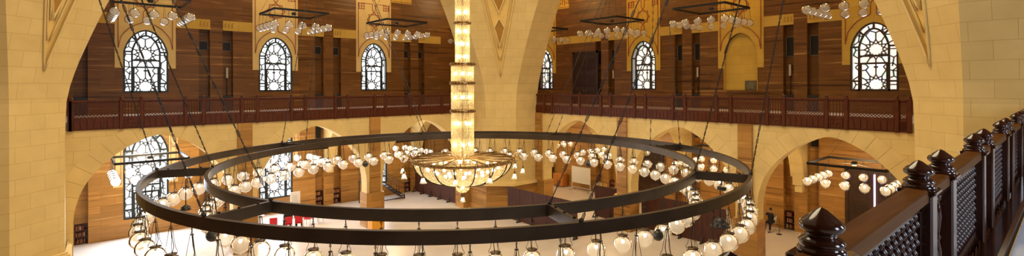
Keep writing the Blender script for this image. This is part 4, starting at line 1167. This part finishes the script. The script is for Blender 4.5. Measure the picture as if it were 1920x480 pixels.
MB().cyl((0,0,0), .16, 0, .025, 14).build('base', M['black'], t); m = MB(); m.tube([(0,0,.02),(0,0,1.0)], .012, 6); m.tube([(0,0,1.0),(-.1,.3,1.15)], .008, 6); m.build('pole', M['black'], t); MB().sphere((-.1,.33,1.16), .03, 8, 6).build('microphone', M['speaker_grey'], t)

# ------------------------------------------------------------------ people
def skin_mesh(joints, edges, name, mat, parent, sub=1):
    """joints: {k:(pos, radius)}; grown with the skin modifier from the pelvis"""
    keys = list(joints); idx = {k: i for i, k in enumerate(keys)}
    me = bpy.data.meshes.new(name); me.from_pydata([joints[k][0] for k in keys], [(idx[a], idx[b]) for a, b in edges], [])
    o = bpy.data.objects.new(name, me); COL.objects.link(o); o.parent = parent
    md = o.modifiers.new('Skin', 'SKIN'); md.use_smooth_shade = True
    sv = me.skin_vertices[0].data
    for k in keys:
        r = joints[k][1]; sv[idx[k]].radius = r if isinstance(r, tuple) else (r, r)
        sv[idx[k]].use_root = False
    sv[0].use_root = True
    if sub: s = o.modifiers.new('Sub', 'SUBSURF'); s.levels = sub; s.render_levels = sub
    me.materials.append(mat); return o
def person(loc, rz, label, raised=True, lean=0):
    """seated figure facing local -y, seat at .46 m"""
    t = thing('person', label, 'person', loc, rz)
    J = {'pel': ((0,.05,.56), (.15,.12)), 'wai': ((0,.07,.74), (.135,.10)), 'che': ((0,.05,.94), (.165,.115)), 'nck': ((0,.04,1.10), (.06,.06)), 'hd0': ((0,.02,1.18), (.058,.06)), 'hd1': ((0,.005,1.27), (.082,.098)), 'hd2': ((0,.01,1.36), (.066,.08))}
    E = [('pel','wai'),('wai','che'),('che','nck'),('nck','hd0'),('hd0','hd1'),('hd1','hd2')]
    for s, n in ((-1,'r'), (1,'l')):
        J['hip'+n] = ((s*.10,.0,.54), .088); J['kne'+n] = ((s*.16,-.42,.52), .060); J['ank'+n] = ((s*.15,-.44,.10), .040); J['toe'+n] = ((s*.17,-.62,.035), .034)
        E += [('pel','hip'+n),('hip'+n,'kne'+n),('kne'+n,'ank'+n),('ank'+n,'toe'+n)]
        if raised: J['sho'+n] = ((s*.20,.05,1.03), .060); J['elb'+n] = ((s*.34,-.08,.90), .042); J['wri'+n] = ((s*.25,-.10,1.15), .027)
        else: J['sho'+n] = ((s*.19,.04,1.02), .058); J['elb'+n] = ((s*.26,.0,.76), .042); J['wri'+n] = ((s*.14,-.24,.66), .028)
        E += [('che','sho'+n),('sho'+n,'elb'+n),('elb'+n,'wri'+n)]
    JB = dict(J)
    for k, f in (('pel',.72),('wai',.72),('che',.66),('shor',.8),('shol',.8),('hipr',.8),('hipl',.8)):
        p, rd = J[k]; JB[k] = (p, tuple(x*f for x in rd) if isinstance(rd, tuple) else rd*f)
    skin_mesh(JB, E, 'body', M['skin'], t, 2)
    # clothing follows the same skeleton, slightly larger
    C = {k: J[k] for k in J if k in ('pel','wai','che') or k[:3] == 'sho'}
    C = {k: (p, tuple(x+.022 for x in r) if isinstance(r, tuple) else r+.022) for k, (p, r) in C.items()}
    C['col'] = ((0,.045,1.065), (.088,.082)); EC = [('pel','wai'),('wai','che'),('che','col')]
    for n in 'rl':
        a, b = Vector(J['sho'+n][0]), Vector(J['elb'+n][0]); C['slv'+n] = (tuple(a+(b-a)*.75), .058); EC += [('che','sho'+n),('sho'+n,'slv'+n)]
    skin_mesh(C, EC, 'shirt', M['blackcloth'], t, 2)
    Tm = {'pel': ((0,.05,.55), (.165,.135))}; ET = []
    for n in 'rl':
        Tm['hip'+n] = (J['hip'+n][0], .100); Tm['kne'+n] = (J['kne'+n][0], .074); Tm['ank'+n] = (J['ank'+n][0], .060); ET += [('pel','hip'+n),('hip'+n,'kne'+n),('kne'+n,'ank'+n)]
    skin_mesh(Tm, ET, 'trousers', M['blackcloth'], t, 2)
    hr = MB().lathe([(.001,.105),(.05,.098),(.082,.06),(.094,.015),(.095,-.01),(.088,-.03)], 16); hr.xf(Matrix.Translation((0,.028,1.325))@Matrix.Diagonal((.95,1.08,1,1))); hr.build('hair', M['hair'], t)
    f = MB(); f.tube([(0,-.092,1.29),(0,-.115,1.262),(0,-.10,1.252)], [.010,.016,.012], 6); f.build('nose', M['skin'], t)
    f = MB(); f.sphere((-.030,-.080,1.288), .0095, 8, 6); f.sphere((.030,-.080,1.288), .0095, 8, 6); f.tube([(-.045,-.083,1.306),(-.030,-.091,1.310),(-.015,-.092,1.306)], .004, 5); f.tube([(.045,-.083,1.306),(.030,-.091,1.310),(.015,-.092,1.306)], .004, 5); f.build('eyes', M['black'], t)
    f = MB(); f.tube([(-.028,-.088,1.222),(0,-.096,1.219),(.028,-.088,1.222)], .007, 5); f.build('mouth', M['lip'], t)
    for s in (-1, 1):
        f = MB(); f.lathe([(.001,-.030),(.012,-.024),(.018,-.005),(.020,.012),(.012,.028),(.001,.031)], 8, (s*.083,.015,1.275)); f.build('ear', M['skin'], t)
        n = 'r' if s < 0 else 'l'; wv = Vector(J['wri'+n][0]); ev = Vector(J['elb'+n][0]); d = (wv-ev).normalized()
        side = Vector((0,-1,0)); side = (side-d*side.dot(d)).normalized()
        hand = {'w': (tuple(wv-d*.05), .027), 'p': (tuple(wv+d*.05), (.030,.018)), 'k': (tuple(wv+d*.09), (.034,.014))}; HE = [('w','p'),('p','k')]
        for i, (off, ln) in enumerate(((-.027,.062),(-.009,.075),(.009,.070),(.027,.054))):
            b = wv+d*.095+side*off; inw = Vector((-s,0,0))
            hand['f%da' % i] = (tuple(b), .0085); hand['f%db' % i] = (tuple(b+d*ln*.55+inw*.006), .008); hand['f%dc' % i] = (tuple(b+d*ln+inw*.022), .0065); HE += [('k','f%da' % i),('f%da' % i,'f%db' % i),('f%db' % i,'f%dc' % i)]
        b = wv+d*.035+side*.026
        hand['ta'] = (tuple(b), .011); hand['tb'] = (tuple(b+side*.03+d*.03), .0095); hand['tc'] = (tuple(b+side*.036+d*.06), .008); HE += [('p','ta'),('ta','tb'),('tb','tc')]
        skin_mesh(hand, HE, 'hand', M['skin'], t, 1)
        sh = MB().bbox(-.045,.045,-.14,.11,0,.075,.02); sh.xf(Matrix.Translation((s*.155,-.51,0))).build('shoe', M['black'], t)
    return t
person((32.85, 12.70, 0), radians(-92), 'seated man in black with both hands raised beside his head', True)
person((10.17, 32.93, 0), radians(167), 'person in black seated on the second red chair, seen from behind', False)
person((10.80, 32.86, 0), radians(160), 'person in black seated on the third red chair, seen from behind', False)

# ------------------------------------------------------------------ light
w = bpy.data.worlds.new('World'); S.world = w; w.use_nodes = True
nt = w.node_tree; bg = nt.nodes['Background']; bg.inputs[0].default_value = (1.0, .78, .48, 1); bg.inputs[1].default_value = .54
def area(name, loc, size, power, col, rot=(0,0,0)):
    l = bpy.data.lights.new(name, 'AREA'); l.shape = 'DISK'; l.size = size; l.energy = power; l.color = col
    o = bpy.data.objects.new(name, l); COL.objects.link(o); o.location = loc; o.rotation_euler = rot; return o
def point(name, loc, r, power, col):
    l = bpy.data.lights.new(name, 'POINT'); l.shadow_soft_size = r; l.energy = power; l.color = col
    o = bpy.data.objects.new(name, l); COL.objects.link(o); o.location = loc; return o
area('dome_fill_light', (CX, CY, 32), 18, 7800, (1,.80,.50))  # added overhead fill, stands in for unseen lamps in the dome
for (x, y), _ in LOS: point('aisle_lamp_light', (x, y, 4.7), .35, 330, (1,.72,.36))
for i, ((x, y), _) in enumerate(UPS): point('gallery_fill_light', (x, y, 17.2), .5, 400 if i < 4 else 320, (1,.72,.36) if i < 4 else (1,.60,.17))  # added warm fill above the unlit chandeliers, no fitting modelled there
point('bowl_light', (CX, CY, 6.15), .3, 60, (1,.80,.46))
def daylight(name, T, s_, z, w_, h_, power, d=.10):
    l = bpy.data.lights.new(name, 'AREA'); l.shape = 'RECTANGLE'; l.size = w_; l.size_y = h_; l.energy = power; l.color = (.72,.84,1)
    o = bpy.data.objects.new(name, l); COL.objects.link(o)
    o.matrix_world = T @ Matrix.Translation((s_, d, z)) @ Matrix.Rotation(-pi/2, 4, 'X')
    return o
for c in LBAY: daylight('window_daylight', lw, c, 10.6, 2.0, 3.4, 90, -.08); daylight('window_daylight', lw, c, 3.9, 2.0, 5.2, {3.4: 1450, 10.95: 620}.get(c, 260), -.08)
daylight('window_daylight', rw, -RBAY[0], 10.6, 2.0, 3.4, 40, -.08)
# the near gallery has the same windows, behind the eye
NT = Matrix(((1,0,0,0),(0,-1,0,-7.2),(0,0,1,0),(0,0,0,1)))
for c in (3.4, 10.95): daylight('window_daylight', Matrix.Translation((0,-7.2,0)) @ Matrix.Rotation(pi,4,'Z'), -c, 10.6, 2.2, 3.8, 560, 0)

# ------------------------------------------------------------------ camera
F_PX, HZ, ROLL, TH = 932.34, 160.59, .0030, .8476
cam = bpy.data.cameras.new('camera'); co = bpy.data.objects.new('camera', cam); COL.objects.link(co)
cam.sensor_fit = 'HORIZONTAL'; cam.sensor_width = 36; cam.lens = F_PX/1920*36; cam.shift_y = (HZ-240)/1920
cam.clip_start = .05; cam.clip_end = 300
Fv = Vector((cos(TH), sin(TH), 0)); Rv = Vector((sin(TH), -cos(TH), 0)); Zv = Vector((0,0,1))
xc = (Rv*cos(ROLL)-Zv*sin(ROLL)); yc = (Rv*sin(ROLL)+Zv*cos(ROLL)); zc = -Fv
Mx = Matrix(((xc.x, yc.x, zc.x, 0), (xc.y, yc.y, zc.y, 0), (xc.z, yc.z, zc.z, 9.15), (0,0,0,1)))
co.matrix_world = Mx
S.camera = co

vs = S.view_settings; vs.view_transform = 'Standard'; vs.look = 'None'; vs.gamma = 1; vs.use_curve_mapping = False; vs.exposure = 0
cy_ = S.cycles
cy_.max_bounces = 6; cy_.diffuse_bounces = 3; cy_.glossy_bounces = 3; cy_.transmission_bounces = 4; cy_.transparent_max_bounces = 14
cy_.use_denoising = True; cy_.sample_clamp_indirect = 6; cy_.caustics_reflective = False; cy_.caustics_refractive = False
